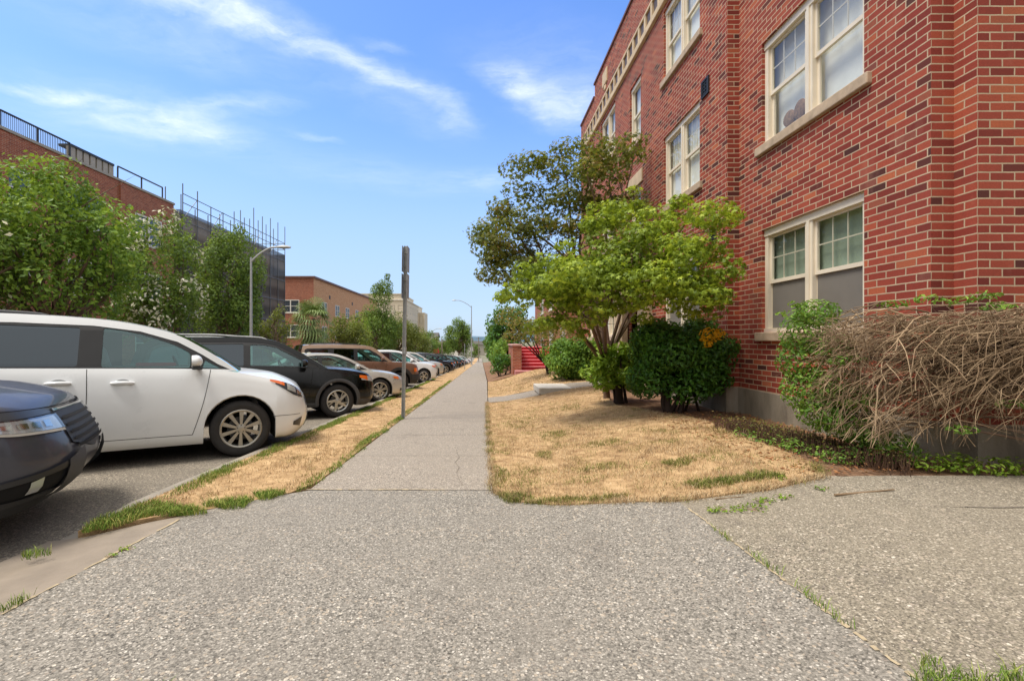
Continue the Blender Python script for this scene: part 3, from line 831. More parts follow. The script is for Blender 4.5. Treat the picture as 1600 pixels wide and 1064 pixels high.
def rail(u0, u1, z0, z1, solid=0):
    mb = MB()
    n = max(2, int((u1 - u0) / 1.4))
    for k in range(n + 1):
        u = u0 + (u1 - u0) * k / n
        mb.box(u - .03, u + .03, z0, z1, -.56, -.50, f=f2)
    mb.box(u0, u1, z1, z1 + .06, -.57, -.49, f=f2)
    mb.box(u0, u1, z0 + .08, z0 + .12, -.55, -.51, f=f2)
    if solid:
        k = u0
        while k < u1:
            mb.box(k, k + .018, z0 + .12, z1, -.54, -.522, f=f2); k += .085
    mb.build('roof_railing', M['dark'], T2)
rail(19.4, 22.7, 10.12, 11.0, 1); rail(25.7, 29.3, 10.12, 11.0)
for a, b in ((-7, 19.2), (22.8, 25.5)):
    k = a; mb = MB()
    while k < b - .2:
        mb.box(k, min(k + .3, b), 10.12, 10.95, -.8, -.6, f=f2); k += .4
    mb.build('penthouse_panel', M['gray_panel'], T2)
    mb = MB(); mb.box(a, b, 10.95, 11.06, -1.2, -.55, f=f2); mb.build('penthouse_roof', M['dark'], T2)

# netted scaffold block
T3 = thing('scaffolded_building', 'apartment block wrapped in dark scaffold netting with poles above its roof', 'building')
mb = MB(); mb.box(-34, XL - 1.2, 30.0, 45.6, -2, 9.2); mb.build('wall', M['beige'], T3)
mb = MB(); fs = fx_pos(XL)
mb.quad(fs(30.2, -1.6, 0), fs(46.3, -1.6, 0), fs(46.3, 9.9, 0), fs(30.2, 9.9, 0))
mb.quad((XL, 46.3, -1.6), (-27, 46.3, -1.6), (-27, 46.3, 9.9), (XL, 46.3, 9.9))
mb.quad((XL, 30.2, -1.6), (-27, 30.2, -1.6), (-27, 30.2, 9.9), (XL, 30.2, 9.9))
mb.build('scaffold_net', M['net'], T3)
mb = MB(); mb.box(30.3, 46.2, 9.2, 10.3, -2.6, -1.4, f=fs); mb.build('parapet', M['white_wall'], T3)
mb = MB()
rp = random.Random(2)
for k in range(11):
    u = 30.4 + k * 1.58; t = rp.uniform(11.0, 11.7) if k < 6 else rp.uniform(12.2, 13.1)
    mb.tube([fs(u, -1.6, .06), fs(u, t, .06)], .035, 5)
    mb.tube([fs(u, -1.6, -1.1), fs(u, t - .2, -1.1)], .035, 5)
for x in (-21.5, -23, -24.5, -26):
    mb.tube([(x, 46.36, -1.6), (x, 46.36, rp.uniform(12.0, 13.1))], .035, 5)
for z in (1.2, 3.2, 5.2, 7.2, 9.2, 10.4, 11.0):
    mb.tube([fs(30.4, z, .07), fs(46.2, z, .07)], .03, 5)
    mb.tube([fs(46.25, z, .02), (-26.5, 46.3, z)], .03, 5)
for k in range(5):
    u = 30.4 + k * 3.1
    mb.tube([fs(u, 9.3, .08), fs(u + 1.5, 11, .08)], .025, 5)
mb.build('scaffold_frame', M['scaf'], T3)
mb = MB()
for z in (1.15, 3.15, 5.15, 7.15): mb.box(30.3, 46.2, z - .06, z, -1.15, -.03, f=fs)
mb.build('scaffold_deck', M['wood'], T3)

# tan brick block beyond
T4 = thing('brick_apartment_building', 'two storey tan brick block with a flat dark cornice beyond the scaffolding', 'apartment building')
XT = -21.0
f4 = fx_pos(XT); f4e = fy_neg(57)
w4 = []
for u in (60.0, 65.5, 70.5, 76, 82, 88):
    for v in (-1.6, 1.5, 4.7): w4.append((u, u + 2.0, v, v + 1.6))
w4e = [(-25.0, -22.8, v, v + 1.6) for v in (-1.6, 1.6, 4.7)]
wb = MB()
wall_panel(wb, f4, 57, 92, -4, 9.0, w4, depth=.15)
wb.build('wall', M['brick_tan'], T4, uvmap=True)
wb = MB(); wall_panel(wb, f4e, -33, XT, -4, 9.0, w4e, depth=.15)
wall_panel(wb, lambda u, v, w: (u, 92, v), -33, XT, -4, 9.0); wall_panel(wb, lambda u, v, w: (-33, u, v), 57, 92, -4, 9.0)
wb.build('end_wall', M['brick_far'], T4, uvmap=True)
for h in w4: far_window(T4, f4, *h)
for h in w4e: far_window(T4, f4e, *h)
mb = MB(); mb.box(56.85, 92, 9.0, 9.25, -.4, .18, f=f4); mb.box(-33, XT - .4, 56.85, 57.2, 9.0, 9.25); mb.build('cornice', M['coping'], T4)
mb = MB(); mb.box(-32.8, XT - .3, 57.3, 91.8, 8.7, 8.8); mb.build('roof', M['roof'], T4)
for u in (62.8, 73.8, 85): 
    mb = MB(); mb.box(u, u + .5, 6.9, 7.4, -.02, .03, f=f4); mb.build('wall_vent', M['vent'], T4)
# pale stepped flats down the hill
T5 = thing('apartment_building', 'pale stucco flats with a stepped roof and balcony far down the street on the left', 'apartment building')
mb = MB(); mb.box(-34, -19.5, 118, 150, -8, 11.6); mb.box(-34, -20.6, 118.2, 138, 11.6, 13.2); mb.box(-19.5, -17.6, 141, 149, -8, 9.6)
mb.build('wall', M['beige'], T5)
f5 = fx_pos(-19.5)
for u in (120, 124.5, 129, 133.5, 138):
    for v in (1.6, 5.2, 8.6): far_window(T5, f5, u, u + 1.8, v, v + 1.7)
f5b = fy_neg(118)
for u in (-31, -27.5, -24, -21.6):
    for v in (1.6, 5.2, 8.6): far_window(T5, f5b, u, u + 1.6, v, v + 1.7)
mb = MB(); mb.box(-19.5, -17.6, 140.9, 149.2, 9.6, 9.85); mb.box(-34.2, -19.3, 117.8, 150.2, 11.6, 11.8); mb.box(-34.2, -20.4, 118, 138.2, 13.2, 13.4); mb.build('roof', M['white_wall'], T5)
far_window(T5, fy_neg(141), -19.2, -18.0, 6.6, 8.8)
# houses closing the far end of the street
for i, (x, y, w, d_, h, lab, mm) in enumerate([(-9, 235, 9, 8, 7, 'white house at the very end of the street below the hills', 'white_wall'),
                                             (6.5, 215, 8, 8, 6, 'pale grey house beyond the far street trees on the right', 'gray_panel'),
                                             (-24, 190, 12, 10, 9, 'cream house on the left past the poplar shaped tree', 'beige'), (-2.5, 260, 9, 8, 6, 'low grey house closing the street beyond the last parked cars', 'gray_panel'), (15, 250, 12, 9, 7, 'white house partly behind the dark hedge at the far right end', 'white_wall')]):
    t = thing('house', lab, 'house', (x, y, base(y) - .1))
    mb = MB(); mb.box(-w / 2, w / 2, -d_ / 2, d_ / 2, -1, h); mb.build('wall', M[mm], t)
    mb = MB(); mb.add([(-w / 2 - .4, -d_ / 2 - .4, h), (w / 2 + .4, -d_ / 2 - .4, h), (w / 2 + .4, d_ / 2 + .4, h), (-w / 2 - .4, d_ / 2 + .4, h), (-w / 2 - .4, 0, h + 2), (w / 2 + .4, 0, h + 2)],
                      [(0, 1, 5, 4), (2, 3, 4, 5), (0, 4, 3), (1, 2, 5), (0, 3, 2, 1)])
    mb.build('roof', M['roof'], t)
    fw = fy_neg(-d_ / 2)
    for u in (-w / 3, w / 8):
        for v in (1, 4): far_window(t, fw, u, u + 1.2, v, v + 1.4)
# next building on the right and its red steps
T6 = thing('brick_apartment_building', 'low red brick building beyond the trees past the entrance walk', 'apartment building')
wb = MB(); w6 = [(u, u + 1.8, v, v + 1.7) for u in (28.2, 33, 38) for v in (.4, 3.5)]
wall_panel(wb, fx_neg(5.2), 27.2, 44, -2.5, 6.3, w6)
wall_panel(wb, fy_neg(27.2), 5.2, 16, -2.5, 6.3)
wall_panel(wb, lambda u, v, w: (u, 44, v), 5.2, 16, -2.5, 6.3)
wb.build('wall', M['brick_far'], T6, uvmap=True)
for h in w6: far_window(T6, fx_neg(5.2), *h)
mb = MB(); mb.box(27.1, 44.1, 6.3, 6.5, -.4, .1, f=fx_neg(5.2)); mb.build('coping', M['cream2'], T6)
mb = MB(); mb.box(5.5, 15.9, 27.4, 43.9, 6.0, 6.1); mb.build('roof', M['roof'], T6)
T7 = thing('entrance_steps', 'red painted entrance steps with a brick cheek wall beside the sidewalk', 'steps', (0, 0, 0))
y0 = 23.6; zb = H(2.8, y0) - .03
mb = MB()
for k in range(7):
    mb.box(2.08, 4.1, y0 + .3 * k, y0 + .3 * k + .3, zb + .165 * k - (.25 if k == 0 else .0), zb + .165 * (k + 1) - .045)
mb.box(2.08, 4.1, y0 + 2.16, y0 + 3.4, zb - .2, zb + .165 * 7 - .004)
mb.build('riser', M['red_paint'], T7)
mt_ = plain('highlit_red_tread', '#cf7277', .75, var=.2, scale=6)  # light on the tread edges put into a paler pink than the risers
for k in range(7):
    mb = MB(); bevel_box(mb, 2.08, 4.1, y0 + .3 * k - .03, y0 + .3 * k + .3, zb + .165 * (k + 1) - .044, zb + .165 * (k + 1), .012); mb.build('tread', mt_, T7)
wb = MB(); zc = zb + 1.22
wall_panel(wb, fy_neg(y0 - .25), 1.62, 2.06, zb - .4, zc); wall_panel(wb, fx_neg(1.62), y0 - .25, y0 + 3.4, zb - .7, zc); wall_panel(wb, fx_pos(2.06), y0 - .25, y0 + 3.4, zb - .4, zc)
wb.build('cheek_wall', M['brick_far'], T7, uvmap=True)
mb = MB(); bevel_box(mb, 1.57, 2.11, y0 - .3, y0 + 3.4, zc, zc + .09, .015); mb.build('cheek_cap', plain('faded_red_cap', '#b98f86', .8), T7)
mb = MB(); bevel_box(mb, 1.7, 4.2, y0 - .9, y0 - .27, zb - .3, zb - .01, .012); mb.build('landing', plain('pink_landing', '#b77a78', .85, var=.15), T7)
# ------------------------------------------------------------------ cars
class Car:
    def __init__(s, S):
        s.S = S
        s.W = S['W']; s.ws = S['ws']; s.zb0 = S['zb']; s.belt = smooth_curve(S['belt'], 5); s.belt = sorted(s.belt)
        s.xf, s.xr = S['xf'], S['xr']
        s.fc = S['axf'] + S['Ra'] + .1 if 'fc' not in S else S['fc']
        s.rc = S['axr'] - S['Ra'] - .12
        s.nf = S.get('nf', 2.7)
        # plan outline at mid height, unrolled from the nose centre
        pts = []
        for k in range(41):
            ph = math.pi / 2 * (1 - k / 40)
            pts.append(('c', ph))
        s.tab = []; acc = 0; prev = None
        for p in pts:
            x, y = s.plan(p, .6)
            if prev: acc += math.hypot(x - prev[0], y - prev[1])
            prev = (x, y); s.tab.append((acc, p[1]))
        s.s_side = acc
    def beltz(s, x): return lerp(s.belt, x)
    def plan(s, col, t):
        w = s.W * lerp(s.ws, t)
        if col[0] == 'x': return (col[1], w + s.flare(col[1], t))
        ph = col[1]
        if col[0] == 'c':
            x0, x1 = s.fc, lerp(s.xf, t)
        else:
            x0, x1 = s.rc, lerp(s.xr, t)
        n = s.nf if col[0] == 'c' else 3.2
        return (x0 + (x1 - x0) * max(math.sin(ph), 0) ** (2 / n), w * max(math.cos(ph), 0) ** (2 / n))
    def flare(s, x, t):
        S = s.S; r = 0
        for a in (S['axf'], S['axr']):
            d = abs(x - a)
            r += S.get('flare', .015) * (1 - sstep(S['Ra'] * .9, S['Ra'] * 1.7, d)) * (1 - sstep(.45, .85, t))
        return r
    def zbot(s, col):
        S = s.S
        if col[0] != 'x': return s.zb0
        for a in (S['axf'], S['axr']):
            d = col[1] - a
            if abs(d) <= S['Ra']: return max(s.zb0, S['R'] + .01 + math.sqrt(max(S['Ra'] ** 2 - d * d, 0)))
        return s.zb0
    def point(s, col, z):
        """surface point of the right side for plan column and height"""
        x = s.plan(col, 1)[0]; zt = s.beltz(x)
        t = (z - s.zb0) / (zt - s.zb0)
        x, y = s.plan(col, t)
        return (x, -y, z)
    def at(s, sd, z):
        """sd = distance round the car from the nose centre"""
        if sd <= s.s_side:
            ph = lerp(s.tab, sd); col = ('c', ph)
        else: col = ('x', s.fc - (sd - s.s_side))
        return s.point(col, z)
    def side(s, x, z): return s.at(s.s_side + s.fc - x, z) if x < s.fc else s.point(('c', math.asin(min(1, ((x - s.fc) / (lerp(s.xf, .6) - s.fc)) ** (s.nf / 2)))), z)
    def off(s, f, a, b, d):
        """offset a surface point outwards"""
        p = Vector(f(a, b)); q = Vector(f(a + .01, b)); r = Vector(f(a, b + .01))
        n = (q - p).cross(r - p)
        if n.length < 1e-12: n = Vector((0, -1, 0))
        n.normalize()
        if n.y > 0.02 or (abs(n.y) <= .02 and n.x < 0): n = -n
        return p + n * d
    def patch(s, mb, a0, a1, zlo, zhi, d=.004, n=10, m=4, f=None, sides=(1, -1), mi=0):
        f = f or s.at
        zl = zlo if callable(zlo) else (lambda q: zlo); zh = zhi if callable(zhi) else (lambda q: zhi)
        for sg in sides:
            def g(i, j):
                a = a0 + (a1 - a0) * i
                z = zl(a) + (zh(a) - zl(a)) * j
                p = s.off(f, a, z, d)
                return (p.x, p.y * sg, p.z)
            mb.grid(g, n, m, mi)
    def cols(s):
        S = s.S; xs = set()
        for a in (S['axf'], S['axr']):
            for k in range(0, 181, 12): xs.add(round(a + S['Ra'] * math.cos(R(k)), 4))
            xs.add(round(a + S['Ra'] + .004, 4)); xs.add(round(a - S['Ra'] - .004, 4))
        x = s.rc
        while x < s.fc:
            if all(abs(x - q) > .05 for q in xs): xs.add(round(x, 4))
            x += .13
        xs = sorted(q for q in xs if s.rc < q < s.fc)
        c = [('r', math.pi / 2 * (1 - k / 9)) for k in range(9)] + [('r', 0)]
        c += [('x', x) for x in xs]
        c += [('c', math.pi / 2 * k / 12) for k in range(13)]
        return c
    def body(s, parent, paint, lower):
        S = s.S; mb = MB(); C = s.cols(); T = [0, .05, .12, .2, .3, .42, .54, .66, .77, .86, .92, .965, 1.0]
        rings = []
        for c in C:
            zb = s.zbot(c); x1 = s.plan(c, 1)[0]; zt = s.beltz(x1)
            col = []
            for t in T:
                z = zb + (zt - zb) * t
                tt = (z - s.zb0) / (zt - s.zb0)
                x, y = s.plan(c, tt)
                if t == 0: y = max(y - .03, 0)
                col.append((x, y, z))
            rings.append(col)
        nT = len(T); nC = len(C)
        for sg in (-1, 1):
            o = len(mb.v)
            for col in rings:
                for (x, y, z) in col: mb.v.append((x, y * sg, z))
            for i in range(nC - 1):
                for j in range(nT - 1):
                    a = o + i * nT + j
                    zc = rings[i][j][2] + rings[i][j + 1][2]
                    mb.f.append([a, a + nT, a + nT + 1, a + 1]); mb.m.append(1 if zc / 2 < S.get('zlow', .0) else 0)
        # deck across
        fr = [1, .97, .9, .75, .5, .25, 0, -.25, -.5, -.75, -.9, -.97, -1]
        o = len(mb.v); nf = len(fr)
        for i, c in enumerate(C):
            x, y, z = rings[i][-1]
            cr = lerp(S['crown'], x)
            for q in fr: mb.v.append((x + (0 if c[0] == 'x' else 0), y * q, z + cr * (1 - abs(q) ** 2.2) * min(1, y / (.6 * s.W))))
        for i in range(nC - 1):
            xm = (rings[i][-1][0] + rings[i + 1][-1][0]) / 2
            dark = S['cab'][0] < xm < S['cab'][1]
            for j in range(nf - 1):
                a = o + i * nf + j
                mb.f.append([a, a + 1, a + nf + 1, a + nf]); mb.m.append(3 if (dark and abs(fr[j] + fr[j + 1]) < 1.85) else 0)
        # underside and wheel wells
        o = len(mb.v)
        for i, c in enumerate(C):
            x, y, z = rings[i][0]
            for q in (1, .0, -1): mb.v.append((x, y * q, z))
        for i in range(nC - 1):
            for j in range(2):
                a = o + i * 3 + j; mb.f.append([a, a + 1, a + 4, a + 3]); mb.m.append(2)
        return mb.build('body', [paint, lower, M['arch'], M['inner']], parent, smooth=38, merge=True)
    def gy(s, x, z):
        """half width of the cabin at a height (it leans in)"""
        S = s.S
        t = z - S['gz']
        return s.W * lerp(s.ws, 1) - .012 - S['lean'] * max(t, -.2) - S.get('lean2', .25) * max(0, t - .25) ** 2
    def gpt(s, sg, d=0):
        return lambda x, z: (x, -sg * (s.gy(x, z) + d), z)
    def cabin(s, parent, paint, pillar, glassm, frontglass, detail):
        S = s.S
        G = smooth_curve(S['gh'], 4)                      # outline, tail bottom -> over the roof -> cowl
        band = smooth_curve(S['band'], 3) if S.get('band_smooth', 1) else S['band']
        outer = G
        def cc(p, n=4): return p
        mbp = MB()
        for sg in (1, -1):
            mbk = MB()
            mbp.poly([outer, band], s.gpt(sg)); mbk.poly([band] + [w for w, _ in S['win']], s.gpt(sg, -.004))
            # reveals round the glass
            for w, _ in S['win']:
                n = len(w)
                for i in range(n):
                    a, b = w[i], w[(i + 1) % n]
                    mbk.quad(s.gpt(sg, -.004)(*a), s.gpt(sg, -.004)(*b), s.gpt(sg, -.02)(*b), s.gpt(sg, -.02)(*a))
            mbk.build('window_frame', pillar, parent)
        for w, gl in S['win']:
            for sg in (1, -1):
                mb = MB(); mb.poly([w], s.gpt(sg, -.014)); mb.build('side_window', frontglass if gl else glassm, parent)
        # roof, windscreen and tail glass all span left to right between the cabin sides
        fr = [-1, -.96, -.88, -.7, -.4, 0, .4, .7, .88, .96, 1]
        i0, i1 = S['roof_i']                             # indices in S['gh'] where roof begins / ends
        Gs = G[i0 * 4:i1 * 4 + 1]
        def across(P, crown, bow):
            out = []
            for (x, z) in P:
                y = s.gy(x, z)
                out.append([(x + bow * (1 - q * q), -y * q, z + crown * (1 - abs(q) ** 2.6)) for q in fr])
            return out
        def skin(mb, rows):
            o = len(mb.v); n = len(fr)
            for r in rows: mb.v += r
            for i in range(len(rows) - 1):
                for j in range(n - 1):
                    a = o + i * n + j; mb.f.append([a, a + n, a + n + 1, a + 1]); mb.m.append(0)
        rc = S.get('rcrown', .045)
        skin(mbp, across(Gs, rc, 0))
        mbp.build('roof', s.S.get('roofpaint') or paint, parent, smooth=35, merge=True)
        sc = G[i1 * 4:]
        N = len(sc)
        mb = MB()
        rows = []
        for k, (x, z) in enumerate(sc):
            t = k / (N - 1)
            y = s.gy(x, z)
            rows.append([(x + (.02 + .10 * t) * (1 - q * q), -y * q, z + (rc * (1 - t) + .01 * t) * (1 - abs(q) ** 2.6)) for q in fr])
        skin(mb, rows); mb.build('windscreen', frontglass, parent, smooth=60)
        tl = G[:i0 * 4 + 1]
        mb = MB(); rows = []
        for k, (x, z) in enumerate(tl):
            t = k / max(1, len(tl) - 1); y = s.gy(x, z)
            rows.append([(x - .04 * (1 - q * q), -y * q, z + rc * t * (1 - abs(q) ** 2.6)) for q in fr])
        skin(mb, rows); mb.build('rear_window', glassm, parent, smooth=60)

def wheel(parent, x, y, Rr, rim_r, spokes, kind, alloy, w=.225, detail=1):
    """tyre + hub with its spokes; sits at (x, y) facing outwards (y sign)"""
    sg = -1 if y < 0 else 1
    k = 36 if detail else 20
    hub = MB()
    hub.lathe([(0.02, -sg * .09), (rim_r * .62, -sg * .09), (rim_r * .62, -sg * .07), (.02, -sg * .07)], 20, 0, 'y', (x, y, Rr))
    o = hub.build('wheel', M['lampdark'], parent)
    t = MB()
    pf = [(rim_r, 0), (rim_r + .018, .008), (rim_r + (Rr - rim_r) * .55, .016), (Rr - .025, .004), (Rr - .006, -.02), (Rr, -.05), (Rr, -w + .05), (Rr - .02, -w + .01), (rim_r, -w)]
    t.lathe([(r, sg * h) for r, h in pf], k, 0, 'y', (x, y, Rr)); t.build('tyre', M['tyre'], o, smooth=50)
    r = MB()
    r.lathe([(rim_r + .004, sg * .002), (rim_r - .006, sg * .008), (rim_r - .022, sg * .002), (rim_r - .028, -sg * .03), (rim_r - .03, -sg * .16)], k, 0, 'y', (x, y, Rr))
    r.lathe([(.002, sg * .004), (.03, sg * .004), (.062, -sg * .004), (.066, -sg * .03)], 20, 0, 'y', (x, y, Rr))
    for i in range(spokes):
        a = 2 * math.pi * i / spokes + .3
        def sp(a0, r0, r1, w0, w1, tw=0.0, h0=.0, h1=.0):
            pts = []
            for rr, ww, tt, hh in ((r0, w0, 0, h0), (r1, w1, tw, h1)):
                c, s_ = math.cos(a0 + tt), math.sin(a0 + tt)
                for q in (-1, 1):
                    px = rr * c - q * ww * s_; pz = rr * s_ + q * ww * c
                    pts.append((px, hh, pz))
            v = []
            for dd in (0, -.03):
                for p in pts: v.append((x + p[0], y + sg * (p[1] + dd), Rr + p[2]))
            r.add(v, [(0, 1, 3, 2), (0, 4, 5, 1), (2, 3, 7, 6), (0, 2, 6, 4), (1, 5, 7, 3)])
        if kind == 'ten': sp(a, .05, rim_r - .012, .014, .026, 0, .0, -.002)
        elif kind == 'five': sp(a, .04, rim_r - .012, .034, .022, .38, .0, -.004); sp(a + .16, .06, rim_r - .012, .010, .010, .6, -.008, -.012)
        else:
            sp(a - .09, .05, rim_r - .012, .012, .01, -.06, .0, -.004); sp(a + .09, .05, rim_r - .012, .012, .01, .06, .0, -.004)
    r.build('rim', alloy, o, smooth=30)
    if detail:
        b = MB()
        for i in range(5):
            a = 2 * math.pi * i / 5 + .3
            b.lathe([(.001, sg * .003), (.008, sg * .003), (.009, -sg * .012)], 6, 0, 'y', (x + .046 * math.cos(a), y, Rr + .046 * math.sin(a)))
        b.build('wheel_nut', M['lampdark'], o)
    return o

def seat_set(parent, S, m, rows, belt=None):
    for (x, zs) in rows:
        for y in (-.38, .38):
            mb = MB()
            bevel_box(mb, x - .02, x + .48, y - .24, y + .24, zs - .16, zs, .05)
            def lean(px, py, pz): return (px - (pz - zs) * .28, py, pz)
            bevel_box(mb, x - .14, x + .02, y - .23, y + .23, zs - .05, zs + .56, .05, f=lean)
            bevel_box(mb, x - .12, x - .01, y - .13, y + .13, zs + .60, zs + .78, .04, f=lean)
            mb.build('seat', m, parent, smooth=40)
    x = rows[0][0] + .85
    mb = MB()
    bevel_box(mb, x, x + .45, -.75, .75, S['gz'] - .16, S['gz'] + .02, .06); mb.build('dashboard', M['trim'], parent, smooth=40)
    mb = MB()
    pts = [(x - .12 - .19 * math.sin(t) * .35, .38 + .19 * math.cos(t), S['gz'] - .0 + .19 * math.sin(t) * .9) for t in np.linspace(0, 2 * math.pi, 20)]
    mb.tube(pts, .016, 6, cap=False); mb.build('steering_wheel', M['trim'], parent, smooth=60)

def build_car(S, name, label, cat, group, paint, detail=2):
    c = Car(S)
    t = thing(name, label, cat, group=group)
    low = S.get('lower') or paint
    c.body(t, paint, low)
    c.cabin(t, paint, S.get('pillar') or M['trim'], M['privacy'], M['cglass'], detail)
    W = c.W
    for ax in (S['axf'], S['axr']):
        for sg in (-1, 1):
            wheel(t, ax, sg * (W * .985 - .015), S['R'], S['rim'], S['spokes'], S['wk'], S.get('alloy') or M['alloy'], .235, 1 if (detail > 1 and sg < 0) else 0)
    s_at = c.s_side
    # door shut lines and handles
    if detail > 1:
        mb = MB()
        for (p, q) in S['seams']:
            n = 10
            for sg in (1, -1):
                L = [(p[0] + (q[0] - p[0]) * i / n + S.get('bowx', 0) * math.sin(math.pi * i / n), p[1] + (q[1] - p[1]) * i / n) for i in range(n + 1)]
                for (a, b) in zip(L, L[1:]):
                    def pt(x, z, dx):
                        x2, y2, z2 = c.side(x + dx, z); return (x2, (y2 - .0022) * sg, z2)
                    if abs(p[0] - q[0]) > abs(p[1] - q[1]):
                        mb.quad(pt(a[0], a[1] - .003, 0), pt(a[0], a[1] + .003, 0), pt(b[0], b[1] + .003, 0), pt(b[0], b[1] - .003, 0))
                    else:
                        mb.quad(pt(a[0], a[1], -.0035), pt(a[0], a[1], .0035), pt(b[0], b[1], .0035), pt(b[0], b[1], -.0035))
        if mb.f: mb.build('door_seam', M['arch'], t)
        for (x, z) in S['handles']:
            for sg in (1, -1):
                mb = MB()
                pts = [(x - .11 + .22 * i / 6, (c.side(x, z)[1] - .010 - .026 * math.sin(math.pi * i / 6)) * sg, z + .004 * math.sin(math.pi * i / 6)) for i in range(7)]
                mb.tube(pts, [.014, .021, .023, .023, .023, .021, .014], 8); ho = mb.build('door_handle', S.get('handle_m') or paint, t, smooth=60)
                mb = MB(); c.patch(mb, x - .075, x + .075, lambda q: z - .012, lambda q: z + .045 * math.sqrt(max(0, 1 - ((q - x) / .075) ** 2)), .0015, 10, 2, f=c.side, sides=(sg,))
                mb.build('handle_recess', M['recess'], ho)
    # lamps, grille, bumper inserts
    for nm, a0, a1, zl, zh, m, d in S['front']:
        one = a0 <= 0.001
        if one:
            mb = MB(); c.patch(mb, .0005, a1, zl, zh, d, 10, 5); mb.build(nm, m, t, smooth=50)
        else:
            for sg in (1, -1):
                mb = MB(); c.patch(mb, a0, a1, zl, zh, d, 10, 5, sides=(sg,)); mb.build(nm, m, t, smooth=50)
    # wheel-arch mouldings
    if S.get('archtrim'):
        w_ = S.get('archw', .065)
        for a in (S['axf'], S['axr']):
            for sg in (1, -1):
                mb = MB(); n = 22
                lo, hi = S.get('archang', (-14, 194))
                def g(i, j):
                    th = R(lo + (hi - lo) * i); rr = S['Ra'] - .006 + (w_) * j
                    x = a + rr * math.cos(th); z = max(S['R'] + .01 + rr * math.sin(th), c.zb0 + .01)
                    y = c.side(x, z)[1] - .014 + (.016 if j in (0,) else 0)
                    return (x, y * sg, z)
                mb.grid(g, n, 3); mb.build('wheel_arch_trim', S['archtrim'], t, smooth=50)
    # mirrors
    mx, mz = S['mirror']
    for sg in (1, -1):
        mb = MB(); y0 = c.gy(mx, mz) + .02
        bm = bmesh.new(); bmesh.ops.create_uvsphere(bm, u_segments=14, v_segments=8, radius=1)
        for v in bm.verts:
            x, y, z = v.co
            v.co = (mx + x * .075 - max(0, -x) * -.02, -sg * (y0 + .12 + y * .115), mz + .06 + z * .085 * (1 if z > 0 else .8))
            if x < -.2: v.co.x = mx - .045
        bm.verts.index_update(); mb.add([v.co.copy() for v in bm.verts], [[v.index for v in f.verts] for f in bm.faces]); bm.free()
        mo = mb.build('mirror', S.get('mirror_m') or paint, t, smooth=50)
        mb = MB(); bevel_box(mb, mx - .04, mx + .07, -sg * (y0 + .12) - .1, -sg * (y0 + .12) + .09, mz - .035, mz - .006, .01)
        mb.tube([(mx + .02, -sg * (y0 - .05), mz - .02), (mx + .02, -sg * (y0 + .05), mz + .01)], .022, 6)
        mb.build('mirror_base', M['trim'], mo, smooth=40)
    if S.get('rails'):
        x0, x1, zz, hgt = S['rails']
        for sg in (1, -1):
            mb = MB(); y = c.gy(0, zz - .04) - .07
            pts = smooth_curve([(x0, -sg * y, zz - .02), (x0 + .15, -sg * y, zz + hgt), (x0 + .6, -sg * y, zz + hgt + .012), ((x0 + x1) / 2, -sg * y, zz + hgt + .02), (x1 - .6, -sg * y, zz + hgt), (x1 - .15, -sg * y, zz + hgt - .02), (x1, -sg * y, zz - .05)], 4)
            mb.tube(pts, .02, 8); mb.build('roof_rail', S.get('rail_m') or M['trim'], t, smooth=60)
    if detail > 1:
        seat_set(t, S, S.get('seat_m') or M['seat'], S['seats'])
    if S.get('extra'): S['extra'](c, t, paint)
    return t

TH = R(58)
SLOPE = math.atan(SL)
def place_car(t, S, X, Y, wy=None):
    """put the right front wheel's outer face at (X, Y), nose to the kerb, on the falling street"""
    W = S['W'] * .985
    a = math.pi / 2 - TH
    lx, ly = S['axf'], -W
    cx = X - (lx * math.cos(a) - ly * math.sin(a)); cy = Y - (lx * math.sin(a) + ly * math.cos(a))
    rot = Matrix.Rotation(SLOPE, 3, 'X') @ Matrix.Rotation(a, 3, 'Z')
    t.rotation_euler = rot.to_euler(); t.location = (cx, cy, ST(cx, cy) + .004)

WSV = [(0, .93), (.08, .965), (.2, .985), (.4, 1.0), (.6, .995), (.8, .975), (.93, .95), (1, .925)]
def rnd_win(pts, n=4): return smooth_curve(pts, n, True)
def poly_soft(pts, r=.03):
    """polygon with slightly rounded corners"""
    out = []; n = len(pts)
    for i in range(n):
        p = Vector(pts[i]); a = (Vector(pts[i - 1]) - p); b = (Vector(pts[(i + 1) % n]) - p)
        ra, rb = min(r, a.length * .4), min(r, b.length * .4)
        p0, p2 = p + a.normalized() * ra, p + b.normalized() * rb
        for t in (0, .33, .67, 1): out.append(tuple((1 - t) ** 2 * p0 + 2 * t * (1 - t) * p + t * t * p2))
    return out

